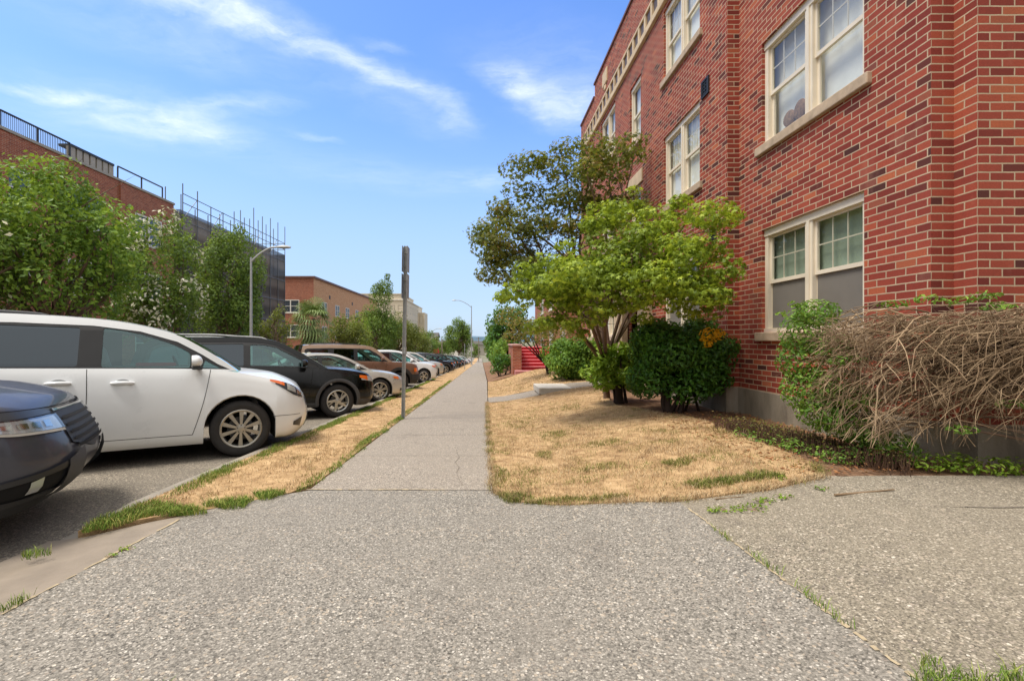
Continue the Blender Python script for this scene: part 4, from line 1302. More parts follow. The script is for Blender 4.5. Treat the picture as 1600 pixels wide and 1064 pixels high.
MINIVAN = dict(W=.985, ws=WSV, zb=.20, R=.36, Ra=.415, rim=.245, spokes=10, wk='ten', axf=1.515, axr=-1.515, fc=1.98, nf=2.3,
    belt=[(-2.65, 1.13), (-2.0, 1.17), (-1.0, 1.165), (0, 1.155), (.8, 1.14), (1.3, 1.115), (1.6, 1.06), (1.95, .975), (2.2, .88), (2.36, .79), (2.43, .70)],
    xf=[(0, 2.30), (.15, 2.42), (.35, 2.47), (.55, 2.47), (.75, 2.44), (.9, 2.41), (1, 2.37)], xr=[(0, -2.5), (.3, -2.58), (.7, -2.56), (1, -2.5)],
    crown=[(-2.5, .01), (1.2, .02), (1.45, .06), (2.0, .11), (2.38, .09)], cab=(-2.4, 1.3), zlow=0,
    gz=1.13, lean=.20, lean2=.35, rcrown=.035,
    gh=[(-2.52, 1.13), (-2.47, 1.45), (-2.38, 1.62), (-2.2, 1.695), (-1.5, 1.75), (-.7, 1.765), (0, 1.735), (.4, 1.675), (.78, 1.57), (1.06, 1.41), (1.32, 1.23), (1.46, 1.11)], roof_i=(3, 8),
    band=[(-2.36, 1.175), (-2.3, 1.52), (-2.15, 1.6), (-1.5, 1.65), (-.7, 1.668), (-.02, 1.655), (.42, 1.60), (.8, 1.48), (1.06, 1.325), (1.24, 1.2), (1.38, 1.13), (1.2, 1.137), (.6, 1.15), (-.6, 1.165), (-1.8, 1.175)],
    win=[(poly_soft([(.07, 1.17), (.07, 1.635), (.25, 1.605), (.47, 1.555), (.7, 1.475), (.86, 1.39), (.94, 1.33), (.94, 1.158)]), 1), (poly_soft([(1.07, 1.155), (1.10, 1.25), (1.27, 1.145)], .015), 1),
         (poly_soft([(-1.28, 1.185), (-1.28, 1.625), (-.8, 1.64), (-.14, 1.63), (-.14, 1.18)]), 0), (poly_soft([(-2.25, 1.195), (-2.2, 1.52), (-2.1, 1.575), (-1.42, 1.62), (-1.42, 1.19)]), 0)],
    band_smooth=0, seams=[((-.06, .30), (-.05, 1.15)), ((.98, .33), (1.16, 1.13)), ((.98, .33), (-.05, .33)), ((-1.35, .35), (-1.35, 1.16))], bowx=.02,
    handles=[(.28, .985), (-.28, .995)], mirror=(1.0, 1.17),
    seats=[(.05, .88), (-.95, .88)], seat_m=M['seat'], rails=(-2.2, -.35, 1.745, .045), rail_m=M['clad'])

def lampshape(z0, z1, a0, a1, p=.0):
    return (lambda a: z0(a)), (lambda a: z1(a))
def ln(*pts): 
    pts = sorted(pts)
    return lambda a: lerp(pts, a)
SV = Car(MINIVAN).s_side
MINIVAN['front'] = [
    ('headlight', .78, SV + .06, ln((.78, .715), (1.0, .765), (SV + .06, .925)), ln((.78, .82), (1.0, .90), (SV - .05, .955), (SV + .06, .965)), M['lampdark'], .006),
    ('lamp_reflector', .82, .93, ln((.82, .75), (.93, .775)), ln((.82, .81), (.93, .86)), M['chrome'], .011), ('lamp_reflector', .96, SV - .10, ln((.96, .79), (SV - .10, .845)), ln((.96, .865), (SV - .10, .93)), M['lampin'], .011),
    ('turn_signal', SV - .06, SV + .13, ln((SV - .06, .895), (SV + .13, .965)), ln((SV - .06, .94), (SV + .04, .975), (SV + .13, .985)), M['orange'], .013),
    ('grille', 0, .62, .60, .72, M['trim'], .004), ('lower_grille', 0, .55, .28, .44, M['trim'], .004),
    ('fog_light', .86, 1.02, ln((.86, .33), (1.02, .36)), ln((.86, .46), (1.02, .41)), M['lampdark'], .004),
    ('emblem', 0, .09, .63, .70, M['chrome'], .012), ('bumper_line', .9, SV + .1, .50, .506, M['arch'], .002)]

SUV = dict(W=.90, ws=WSV, zb=.24, R=.355, Ra=.41, rim=.235, spokes=5, wk='five', axf=1.335, axr=-1.335, fc=1.80, nf=2.8, zlow=.36, lower=M['clad'],
    belt=[(-2.35, 1.07), (-1.6, 1.12), (-.4, 1.10), (.6, 1.07), (1.1, 1.055), (1.5, 1.02), (1.9, .95), (2.15, .87), (2.22, .80)],
    xf=[(0, 2.12), (.15, 2.22), (.35, 2.27), (.6, 2.28), (.8, 2.25), (.93, 2.22), (1, 2.18)], xr=[(0, -2.2), (.3, -2.32), (.7, -2.31), (1, -2.27)],
    crown=[(-2.2, .01), (.9, .02), (1.2, .05), (1.8, .08), (2.2, .07)], cab=(-2.1, 1.02), gz=1.06, lean=.24, lean2=.5, rcrown=.03,
    gh=[(-2.28, 1.06), (-2.18, 1.42), (-2.05, 1.56), (-1.9, 1.615), (-1.2, 1.665), (-.5, 1.68), (-.1, 1.665), (.2, 1.60), (.52, 1.43), (.82, 1.25), (1.12, 1.06)], roof_i=(3, 7),
    band=[(-2.1, 1.13), (-2.02, 1.45), (-1.85, 1.54), (-1.2, 1.585), (-.5, 1.60), (-.12, 1.585), (.12, 1.54), (.45, 1.37), (.75, 1.2), (.98, 1.075), (.4, 1.085), (-.4, 1.11), (-1.6, 1.13)],
    win=[(poly_soft([(-.36, 1.125), (-.36, 1.55), (-.1, 1.545), (.12, 1.49), (.42, 1.325), (.66, 1.19), (.72, 1.10)]), 1), (poly_soft([(-1.28, 1.135), (-1.28, 1.54), (-.48, 1.56), (-.48, 1.125)]), 0),
         (poly_soft([(-2.02, 1.19), (-1.95, 1.43), (-1.82, 1.5), (-1.4, 1.53), (-1.4, 1.145)]), 0)],
    band_smooth=0, seams=[((-.42, .36), (-.42, 1.1)), ((.72, .38), (.82, 1.06)), ((-1.3, .6), (-1.36, 1.1))], handles=[(-.2, .96), (-1.12, .98)], mirror=(.62, 1.11),
    archtrim=M['clad'], archw=.075, seats=[(-.35, .82), (-1.2, .82)], rails=(-2.0, .0, 1.66, .05), rail_m=M['galv'], alloy=M['alloy2'])
SU = Car(SUV).s_side
SUV['front'] = [
    ('headlight', .60, SU - .04, ln((.6, .73), (SU - .04, .80)), ln((.6, .84), (SU - .2, .885), (SU - .04, .90)), M['lampin'], .006),
    ('turn_signal', SU - .2, SU + .0, ln((SU - .2, .79), (SU, .85)), ln((SU - .2, .885), (SU, .905)), M['orange'], .010),
    ('grille', 0, .56, .58, .80, M['trim'], .004), ('grille_bar', 0, .56, .70, .73, M['chrome'], .010), ('fog_light', .72, .9, .42, .52, M['lampdark'], .005),
    ('lower_grille', 0, .6, .36, .48, M['arch'], .004), ('emblem', 0, .07, .69, .745, M['chrome'], .014)]

SEDAN = dict(W=.895, ws=WSV, zb=.19, R=.33, Ra=.375, rim=.235, spokes=7, wk='split', axf=1.385, axr=-1.385, fc=1.84, nf=2.5,
    belt=[(-2.35, .93), (-1.6, .97), (-.6, .955), (.6, .93), (1.1, .905), (1.5, .86), (1.9, .78), (2.2, .68), (2.3, .62)],
    xf=[(0, 2.2), (.15, 2.3), (.4, 2.35), (.6, 2.34), (.8, 2.30), (1, 2.22)], xr=[(0, -2.25), (.3, -2.36), (.7, -2.35), (1, -2.3)],
    crown=[(-2.3, .02), (-1.5, .05), (.9, .02), (1.2, .06), (1.9, .09), (2.25, .07)], cab=(-1.55, 1.0), gz=.93, lean=.30, lean2=.6, rcrown=.03,
    gh=[(-1.85, .96), (-1.45, 1.16), (-1.1, 1.31), (-.85, 1.36), (-.4, 1.405), (.0, 1.40), (.25, 1.365), (.55, 1.25), (.85, 1.09), (1.18, .91)], roof_i=(3, 6),
    band=[(-1.5, 1.0), (-1.2, 1.19), (-.85, 1.315), (-.4, 1.355), (0, 1.355), (.22, 1.31), (.5, 1.2), (.8, 1.04), (1.02, .935), (.4, .945), (-.6, .965)],
    win=[(poly_soft([(-.25, .975), (-.25, 1.325), (-.02, 1.325), (.2, 1.275), (.48, 1.165), (.72, 1.03), (.78, .955)]), 1), (poly_soft([(-1.2, 1.005), (-1.1, 1.15), (-.85, 1.26), (-.36, 1.32), (-.36, .98)]), 1)],
    band_smooth=0, seams=[((-.31, .3), (-.31, .95)), ((.75, .32), (.85, .93)), ((-1.05, .5), (-1.25, .97))], handles=[(-.1, .83), (-.98, .85)], mirror=(.68, .96),
    seats=[(-.25, .66), (-1.05, .66)], seat_m=M['seat_light'], alloy=M['alloy2'])
SE = Car(SEDAN).s_side
SEDAN['front'] = [('headlight', .62, SE + .02, ln((.62, .57), (SE + .02, .66)), ln((.62, .645), (SE + .02, .735)), M['lampin'], .006), ('turn_signal', SE - .14, SE + .04, ln((SE - .14, .645), (SE + .04, .68)), ln((SE - .14, .71), (SE + .04, .74)), M['orange'], .010),
                  ('grille', 0, .5, .44, .58, M['trim'], .004), ('lower_grille', 0, .7, .26, .36, M['arch'], .004), ('fog_light', .82, .98, .30, .38, M['lampdark'], .004)]

BOXY = dict(W=.93, ws=[(0, .95), (.1, .98), (.3, 1.0), (.7, 1.0), (.9, .985), (1, .96)], zb=.30, R=.375, Ra=.44, rim=.22, spokes=6, wk='split', axf=1.4, axr=-1.35, fc=1.88, nf=3.6, zlow=.46, lower=M['trim'],
    belt=[(-2.25, 1.17), (0, 1.15), (1.1, 1.13), (1.6, 1.11), (2.0, 1.05), (2.2, .98), (2.28, .9)],
    xf=[(0, 2.2), (.2, 2.32), (.4, 2.34), (.7, 2.30), (.9, 2.27), (1, 2.24)], xr=[(0, -2.2), (.3, -2.28), (.7, -2.26), (1, -2.22)],
    crown=[(-2.2, .01), (1.0, .02), (1.2, .04), (2.2, .05)], cab=(-2.1, 1.02), gz=1.14, lean=.14, lean2=.2, rcrown=.04,
    gh=[(-2.2, 1.14), (-2.15, 1.5), (-2.1, 1.72), (-2.0, 1.79), (-1.3, 1.83), (-.4, 1.83), (.1, 1.80), (.35, 1.75), (.6, 1.58), (.85, 1.36), (1.12, 1.13)], roof_i=(3, 7),
    band=[(-2.08, 1.2), (-2.03, 1.62), (-1.95, 1.66), (-1.2, 1.69), (0, 1.68), (.25, 1.65), (.5, 1.5), (.75, 1.29), (.95, 1.145), (-.2, 1.17)],
    win=[(poly_soft([(-.2, 1.19), (-.2, 1.645), (.2, 1.615), (.42, 1.46), (.65, 1.26), (.72, 1.165)]), 1), (poly_soft([(-1.05, 1.2), (-1.05, 1.65), (-.34, 1.65), (-.34, 1.19)]), 0), (poly_soft([(-2.0, 1.24), (-1.95, 1.6), (-1.25, 1.64), (-1.25, 1.22)]), 0)],
    band_smooth=0, seams=[((-.27, .5), (-.27, 1.15)), ((.78, .5), (.88, 1.12))], handles=[(-.05, 1.0), (-.9, 1.02)], mirror=(.68, 1.2), archtrim=M['trim'], archw=.12,
    seats=[(-.25, .9), (-1.1, .9)], rails=(-1.9, .0, 1.80, .05))
for k_ in ('gh', 'band'): BOXY[k_] = [(x, 1.14 + (z - 1.14) * .9) for x, z in BOXY[k_]]
BOXY['win'] = [([(x, 1.14 + (z - 1.14) * .9) for x, z in w], g) for w, g in BOXY['win']]; BOXY['rails'] = (-1.9, .0, 1.735, .05)
BX = Car(BOXY).s_side
BOXY['front'] = [('headlight', .55, BX - .25, .78, .92, M['lampin'], .006), ('turn_signal', BX - .25, BX - .1, .76, .9, M['orange'], .008), ('grille', 0, .54, .72, .94, M['trim'], .004), ('bumper', 0, BX + .02, .44, .66, M['trim'], .035), ('fog_light', .6, .72, .52, .6, M['lampin'], .05)]

PICKUP = dict(W=.985, ws=[(0, .93), (.1, .97), (.25, .99), (.45, 1.0), (.7, 1.0), (.88, .97), (1, .93)], zb=.30, R=.375, Ra=.44, rim=.235, spokes=6, wk='split', axf=1.59, axr=-1.59, fc=2.0, nf=2.7, zlow=.31, lower=M['trim'],
    belt=[(-2.7, 1.16), (-1.2, 1.17), (-.4, 1.16), (.8, 1.15), (1.4, 1.125), (1.9, 1.075), (2.25, 1.0), (2.42, .93), (2.5, .86)],
    xf=[(0, 2.36), (.12, 2.46), (.25, 2.55), (.42, 2.58), (.6, 2.56), (.75, 2.51), (.88, 2.46), (1, 2.40)], xr=[(0, -2.6), (.3, -2.68), (.7, -2.68), (1, -2.66)],
    crown=[(-2.6, .0), (1.1, .02), (1.4, .06), (2.0, .09), (2.45, .08)], cab=(-2.5, 1.22), gz=1.15, lean=.2, lean2=.4, rcrown=.035,
    gh=[(-1.1, 1.15), (-1.02, 1.45), (-.95, 1.66), (-.85, 1.73), (-.4, 1.78), (.0, 1.775), (.3, 1.74), (.55, 1.64), (.85, 1.45), (1.1, 1.3), (1.36, 1.12)], roof_i=(3, 6),
    band=[(-.98, 1.2), (-.92, 1.55), (-.8, 1.65), (-.3, 1.68), (.2, 1.67), (.5, 1.57), (.8, 1.39), (1.05, 1.24), (1.2, 1.16), (0, 1.18)],
    win=[(poly_soft([(.25, 1.2), (.25, 1.62), (.45, 1.55), (.75, 1.36), (.95, 1.2)]), 1), (poly_soft([(-.85, 1.22), (-.8, 1.56), (-.7, 1.6), (.12, 1.64), (.12, 1.2)]), 0)],
    band_smooth=0, seams=[((.18, .42), (.18, 1.15)), ((.98, .45), (1.08, 1.12)), ((-.85, .5), (-.95, 1.15))], handles=[(.38, 1.02), (-.6, 1.04)], mirror=(.9, 1.18),
    seats=[(.0, .9), (-.7, .9)], archtrim=M['trim'], archw=.05)
PICKUP['belt'] = [(x, z - .05) for x, z in PICKUP['belt']]; PICKUP['gz'] -= .05
PICKUP['zb'] = .25
for k_ in ('gh', 'band'): PICKUP[k_] = [(x, z - .05) for x, z in PICKUP[k_]]
PICKUP['win'] = [([(x, z - .05) for x, z in w], g) for w, g in PICKUP['win']]
PK = Car(PICKUP).s_side
PLAIN_PK = dict(PICKUP)
PLAIN_PK['front'] = [('headlight', .55, PK - .1, .76, .9, M['lampin'], .006), ('grille', 0, .54, .66, .9, M['trim'], .004), ('bumper', 0, PK, .42, .58, M['chrome'], .02)]
def pickup_nose(c, t, paint):
    """deep grille, layered lamps, sculpted bumper with fog-lamp pocket"""
    def P(mb, a0, a1, zl, zh, d=.004, n=10, m=4, sides=(1, -1)):
        w = lambda q: (lambda a: (q(a) if callable(q) else q) - .045)
        c.patch(mb, a0, a1, w(zl), w(zh), d, n, m, sides=sides)
    s0 = PK
    def mk(nm, mt, *a, **k):
        for sg in ((1, -1) if a[0] > .001 else (0,)):
            mb = MB(); P(mb, *a, sides=((sg,) if sg else (1, -1)), **k); mb.build(nm, mt, t, smooth=45)
    mk('lamp_brow', M['lampdark'], .34, s0 + .06, ln((.34, .925), (s0 - .3, .915), (s0 + .06, .905)), ln((.34, .962), (s0 - .3, .965), (s0 + .06, .935)), d=.010, n=16, m=3)
    mk('headlight', M['lampin'], .50, s0 + .02, ln((.50, .815), (s0 - .35, .832), (s0 + .02, .876)), ln((.50, .905), (s0 - .3, .908), (s0 + .02, .902)), d=.004, n=18, m=5)
    for k in range(5):
        a = .62 + k * .11
        mk('lamp_reflector', M['chrome'], a, a + .075, ln((a, .838 + .006 * k), (a + .075, .844 + .006 * k)), ln((a, .885), (a + .075, .888)), d=.010, n=4, m=3)
    mk('lamp_lens', M['lens'], .50, s0 + .02, ln((.50, .812), (s0 - .35, .829), (s0 + .02, .873)), ln((.50, .908), (s0 - .3, .911), (s0 + .02, .905)), d=.020, n=18, m=5)
    mk('daytime_light', M['slab'], .50, s0 + .05, ln((.50, .792), (s0 - .35, .812), (s0 + .05, .864)), ln((.50, .810), (s0 - .35, .828), (s0 + .05, .874)), d=.014, n=16, m=2)
    mk('turn_signal', M['orange'], s0 + .03, s0 + .15, ln((s0 + .03, .845), (s0 + .15, .865)), ln((s0 + .03, .9), (s0 + .15, .9)), d=.008, n=5, m=2)
    mk('grille', M['trim'], 0, .49, ln((0, .60), (.49, .70)), ln((0, .93), (.49, .92)), d=.008, n=10, m=6)
    for k in range(5):
        z = .66 + k * .05
        mk('grille_slat', M['arch'], 0, .45, z, z + .02, d=.022, n=10, m=2)
    mk('grille_bar', M['chrome'], 0, .5, .925, .955, d=.020, n=10, m=2)
    mk('bumper_insert', M['trim'], 0, s0 + .12, ln((0, .30), (s0 - .2, .30), (s0 + .12, .31)), ln((0, .40), (.3, .38), (s0 - .2, .365), (s0 + .12, .33)), d=.018, n=18, m=3)
    mk('fog_pocket', M['arch'], .62, s0 - .04, ln((.62, .42), (s0 - .04, .375)), ln((.62, .56), (s0 - .26, .50), (s0 - .04, .40)), d=.004, n=10, m=4)
    mk('fog_bezel', M['trim'], .60, s0 - .06, ln((.60, .555), (s0 - .26, .50), (s0, .395)), ln((.60, .595), (s0 - .26, .535), (s0, .42)), d=.020, n=12, m=3)
    mk('fog_bezel', M['trim'], .60, s0 - .06, ln((.60, .385), (s0, .355)), ln((.60, .425), (s0, .395)), d=.020, n=12, m=2)
    mk('fog_light', M['lampin'], s0 - .50, s0 - .42, ln((s0 - .50, .435), (s0 - .42, .43)), ln((s0 - .50, .525), (s0 - .42, .505)), d=.012, n=4, m=3)
    mk('bumper_horn', M['clad'], .38, .62, ln((.38, .36), (.62, .38)), ln((.38, .66), (.62, .60)), d=.030, n=5, m=6)
    mk('hood_seam', M['arch'], .02, s0 + .3, ln((.02, .962), (s0 - .3, .968), (s0 + .3, 1.02)), ln((.02, .968), (s0 - .3, .974), (s0 + .3, 1.026)), d=.003, n=18, m=1)
PICKUP['front'] = []; PICKUP['extra'] = pickup_nose

P = M['paint']
GRP = 'cars parked nose-in along the kerb'
paints = {}
def pt(nm, c, **k):
    if nm not in paints: paints[nm] = P(nm, c, **k)
    return paints[nm]
KW = (-3.12, 5.9)
row = []
def put(S, name, label, cat, paint, X, Y, detail=2):
    t = build_car(S, name, label, cat, GRP, paint, detail)
    place_car(t, S, X, Y); row.append(t); return t
put(PICKUP, 'pickup_truck', 'dark grey pickup nose with clear headlight, nearest vehicle at the left edge', 'pickup truck', pt('graphite_paint', '#44454d', metal=.2, rough=.34, coat=.35), -3.56, 2.44)
put(MINIVAN, 'minivan', 'white minivan with ten-spoke alloy wheel and dark sliding door window', 'minivan', pt('white_paint', '#dfe2e4', rough=.3, flake=.02), *KW)
put(SUV, 'parked_suv', 'black crossover with grey wheel arch cladding right behind the white minivan', 'suv', pt('black_paint', '#040507', rough=.2, coat=.25), -3.08, 9.78)
put(SEDAN, 'parked_car', 'silver sedan with multi spoke wheel behind the black crossover', 'sedan', pt('silver_paint', '#c2c0bb', metal=.35, rough=.3), -2.98, 13.4)
BOXY['roofpaint'] = pt('sky_sheen_paint', '#b09884', metal=.2)  # sky reflection put into a paler roof colour
put(BOXY, 'parked_suv', 'boxy brown off-roader with black wheel arches and a roof painted pale as reflected sky', 'suv', pt('brown_paint', '#80604f', metal=.3, rough=.3), -3.1, 17.3)
SED2 = dict(SEDAN); SUVW = dict(SUV); SUVW.update(archtrim=None, lower=None, zlow=0, rails=None, spokes=5)
put(SED2, 'parked_car', 'white sedan half hidden between the brown off-roader and the white crossover', 'sedan', pt('white_paint', '#e3e4e3'), -3.5, 20.2, 1)
put(SUVW, 'parked_suv', 'white crossover with dark five spoke wheel beyond the near sign post', 'suv', pt('white_paint', '#e3e4e3'), -2.95, 23.4, 2)
# far end of the row: copies of five kinds, in the colours seen in the photograph
BOXD = dict(BOXY); BOXD['roofpaint'] = None
far_kinds = [('crossover', SUVW, 'parked_suv', 'suv'), ('sedan', SED2, 'parked_car', 'sedan'), ('crossover', SUV, 'parked_suv', 'suv'), ('off-roader', BOXD, 'parked_suv', 'suv')]
colr = [('pearl grey', pt('pearl_paint', '#b9bab8', metal=.3)), ('pale silver', pt('silver_paint', '#c2c0bb')), ('midnight blue', pt('navy_paint', '#171c2b', metal=.2)), ('black', pt('black_paint', '#0b0c10')),
        ('dark green', pt('green_paint', '#20302f', metal=.2)), ('charcoal', pt('charcoal_paint', '#35373b', metal=.4)), ('dark olive', pt('olive_paint', '#3b3a2c', metal=.3)), ('white', pt('white_paint', '#e3e4e3'))]
order = [(0, 0), (0, 1), (1, 3), (2, 2), (1, 3), (2, 4), (0, 5), (3, 6), (1, 5), (2, 3), (0, 1), (1, 2), (2, 5), (1, 0), (0, 3), (1, 4), (2, 7), (0, 5), (1, 1), (0, 2)]
ordn = 'first second third fourth fifth sixth seventh eighth ninth tenth eleventh twelfth thirteenth fourteenth fifteenth sixteenth seventeenth eighteenth nineteenth twentieth'.split()
protos = {}
rc_ = random.Random(4)
Yc = 26.9
for i, (ki, ci) in enumerate(order):
    kn, S, nm, cat = far_kinds[ki]; cn, pm = colr[ci]
    lab = f'{cn} {kn} parked at the kerb, {ordn[i]} vehicle past the white crossover with dark wheel'
    if (ki, ci) not in protos:
        t = build_car(S, nm, lab, cat, GRP, pm, 1); protos[(ki, ci)] = t
    else:
        t = copy_tree(protos[(ki, ci)]); t['label'] = lab
    place_car(t, S, -3.1 + rc_.uniform(-.25, .25), Yc); row.append(t)
    Yc += rc_.uniform(3.35, 3.75)
t = build_car(PLAIN_PK, 'pickup_truck', 'white pickup far along the kerb near the end of the parked row', 'pickup truck', GRP, pt('white_paint', '#e3e4e3'), 1)
place_car(t, PLAIN_PK, -2.7, Yc + .5)
# children of the moulded cabin: amber sun visor sticker and red belt seen through the van glass
van = row[1]
mb = MB(); bevel_box(mb, -.10, .0, -.52, -.44, 1.16, 1.40, .02, f=lambda x, y, z: (x - (z - 1.16) * .3, y, z)); bevel_box(mb, .35, .78, -.5, -.42, 1.17, 1.22, .02)
mb.build('seat_belt', M['seatbelt'], van, smooth=40)
# cars seen parked on the far side of the street, low between the trunks
PARK2 = 'cars parked across the street'
def far_side(S, nm, lab, cat, pm, x, y, rot, src=None):
    t = copy_tree(src) if src else build_car(S, nm, lab, cat, PARK2, pm, 1)
    t['label'] = lab; t['group'] = PARK2
    t.rotation_euler = (Matrix.Rotation(SLOPE, 3, 'X') @ Matrix.Rotation(rot, 3, 'Z')).to_euler(); t.location = (x, y, ST(x, y))
    return t
far_side(SUVW, 'parked_suv', 'grey crossover at the opposite kerb below the olive street trees', 'suv', None, -12.1, 66, R(90), protos[(0, 5)])
far_side(SEDAN, 'parked_car', 'black sedan at the opposite kerb below the tall thin lamp', 'sedan', None, -12.1, 84, R(90), protos[(1, 3)])
far_side(SUVW, 'parked_suv', 'silver crossover at the opposite kerb farthest down the hill', 'suv', None, -12.0, 98, R(90), protos[(0, 1)])
# ------------------------------------------------------------------ plants
KITE = np.array([(-.5, 0, 0), (-.08, .26, .05), (.5, 0, -.06), (-.08, -.26, .05)])
KITE_F = [(0, 1, 2, 3)]
BROAD = np.array([(-.5, 0, 0), (-.25, .2, .05), (.1, .2, .05), (.5, 0, -.08), (.1, -.2, .05), (-.25, -.2, .05)])
BROAD_F = [(0, 1, 2, 3), (0, 3, 4, 5)]
def star(n=5):
    pts = [(-.12, 0, 0)]
    for i in range(n):
        a = math.pi * (i / (n - 1) - .5) * 1.5
        r = .5 * (1 - .18 * abs(i - (n - 1) / 2) / ((n - 1) / 2))
        pts.append((r * math.cos(a), r * math.sin(a), -.07))
        if i < n - 1:
            a2 = math.pi * ((i + .5) / (n - 1) - .5) * 1.5; pts.append((.2 * math.cos(a2), .2 * math.sin(a2), .02))
    return np.array(pts), [tuple(range(len(pts)))]
STAR, STAR_F = star()
def unit(n):
    v = RNG.normal(size=(n, 3)); return v / np.linalg.norm(v, axis=1, keepdims=True)
def leaf_mesh(name, pts, nrm, size, mt, parent, shape=KITE, faces=KITE_F, droop=0.0, jit=.35):
    """one mesh of separate leaves at pts, facing roughly along nrm"""
    n = len(pts); K = len(shape)
    nr = nrm + unit(n) * .75; nr /= np.linalg.norm(nr, axis=1, keepdims=True)
    t = unit(n); t[:, 2] -= droop
    t -= (t * nr).sum(1, keepdims=True) * nr; t /= np.linalg.norm(t, axis=1, keepdims=True) + 1e-9
    b = np.cross(nr, t)
    s = size * (1 + jit * RNG.uniform(-1, 1, size=(n, 1)))
    V = np.empty((n, K, 3))
    for k in range(K):
        V[:, k, :] = pts + s * (shape[k, 0] * t + shape[k, 1] * b + shape[k, 2] * nr)
    V = V.reshape(-1, 3)
    F = np.concatenate([np.arange(n)[:, None] * K + np.array(f)[None, :] for f in faces]) if len({len(f) for f in faces}) == 1 else None
    me = bpy.data.meshes.new(name); me.from_pydata(V.tolist(), [], F.tolist()); me.materials.append(mt)
    o = bpy.data.objects.new(name, me); return link(o, parent)
def ellip(c, r, n, shell=.55, up=.25, low=-1.0):
    """points in the outer part of an ellipsoid with outward normals"""
    u = unit(n * 2); u = u[u[:, 2] > low][:n]
    rad = (shell + (1 - shell) * RNG.random((len(u), 1)) ** .7)
    p = np.array(c) + u * rad * np.array(r)
    nr = u / np.array(r); nr /= np.linalg.norm(nr, axis=1, keepdims=True); nr[:, 2] += up
    return p, nr
def cloud(clumps, density):
    P = []; N = []
    for (c, r, *k) in clumps:
        m = max(12, int(density * (r[0] * r[1] + r[1] * r[2] + r[0] * r[2]) / 3 * (k[0] if k else 1)))
        p, q = ellip(c, r, m); P.append(p); N.append(q)
    return np.concatenate(P), np.concatenate(N)
def auto_clumps(c, r, n, seed, size=(.28, .45), flat=.8, low=-.75):
    rr = random.Random(seed); out = []
    for i in range(n):
        while True:
            u = Vector((rr.gauss(0, 1), rr.gauss(0, 1), rr.gauss(0, 1))).normalized()
            if u.z > low: break
        k = rr.uniform(.45, .92)
        s = rr.uniform(*size)
        out.append(((c[0] + u.x * r[0] * k, c[1] + u.y * r[1] * k, c[2] + u.z * r[2] * k), (r[0] * s, r[1] * s, r[2] * s * flat)))
    return out
def limbs(mb, foot, tops, r0, seed, fork=.45, jitter=.1):
    """tapered trunk forking into curved limbs that reach the clumps"""
    rr = random.Random(seed)
    foot = Vector(foot)
    mean = sum((Vector(t) for t in tops), Vector()) / len(tops)
    fk = foot.lerp(mean, fork); fk.x = foot.x + (mean.x - foot.x) * fork * .5; fk.y = foot.y + (mean.y - foot.y) * fork * .5
    mb.tube([foot - Vector((0, 0, .15)), foot + Vector((0, 0, .05)), foot.lerp(fk, .5) + Vector((rr.uniform(-1, 1) * jitter, rr.uniform(-1, 1) * jitter, 0)) * .6, fk], [r0 * 1.4, r0 * 1.1, r0 * .85, r0 * .75], 8)
    for t in tops:
        t = Vector(t); a = fk - Vector((0, 0, rr.uniform(0, .3) * (fk.z - foot.z)))
        m = a.lerp(t, .5) + Vector((rr.uniform(-1, 1), rr.uniform(-1, 1), rr.uniform(-.4, 1.2))) * 1.6 * jitter * (t - a).length
        pts = smooth_curve([a, a.lerp(m, .5), m, m.lerp(t, .6) + Vector((0, 0, .05)), t], 3)
        n = len(pts)
        mb.tube(pts, [r0 * .55 * (1 - .85 * i / (n - 1)) + .004 for i in range(n)], 5)
        for q in range(2):
            b0 = Vector(pts[int(n * rr.uniform(.45, .8))]); e = b0 + Vector((rr.uniform(-1, 1), rr.uniform(-1, 1), rr.uniform(-.1, .8))) * .35 * (t - a).length
            mb.tube([b0, b0.lerp(e, .5) + Vector((0, 0, .03)), e], [r0 * .16 + .003, r0 * .1 + .002, .002], 4)
def tree(name, label, cat, foot, clumps, mt, leafsize, density, r0, group=None, bark='bark', shape=KITE, faces=KITE_F, seed=1, fork=.45, extra=None, droop=.3, tops=None):
    if group == STR: leafsize *= .78; density *= 1.8
    t = thing(name, label, cat, foot, group=group)
    f = Vector(foot)
    loc = [((c[0] - f.x, c[1] - f.y, c[2] - f.z), r, *k) for (c, r, *k) in clumps]
    mb = MB(); limbs(mb, (0, 0, 0), tops and [Vector(p) - f for p in tops] or [l[0] for l in loc][:26], r0, seed, fork)
    mb.build('trunk', M[bark], t, smooth=60)
    p, n = cloud(loc, density)
    leaf_mesh('crown', p, n, leafsize, M[mt], t, shape, faces, droop)
    if extra:
        for nm, m2, cl, sz, dens in extra:
            p, n = cloud([((c[0] - f.x, c[1] - f.y, c[2] - f.z), r) for c, r in cl], dens)
            leaf_mesh(nm, p, n, sz, M[m2], t, KITE, KITE_F, 0)
    return t
STR = 'trees across the street'
def at(px, py, Y):
    return ((px - CX) / FPX * Y, Y, EYE + (CY - py) / FPX * Y)

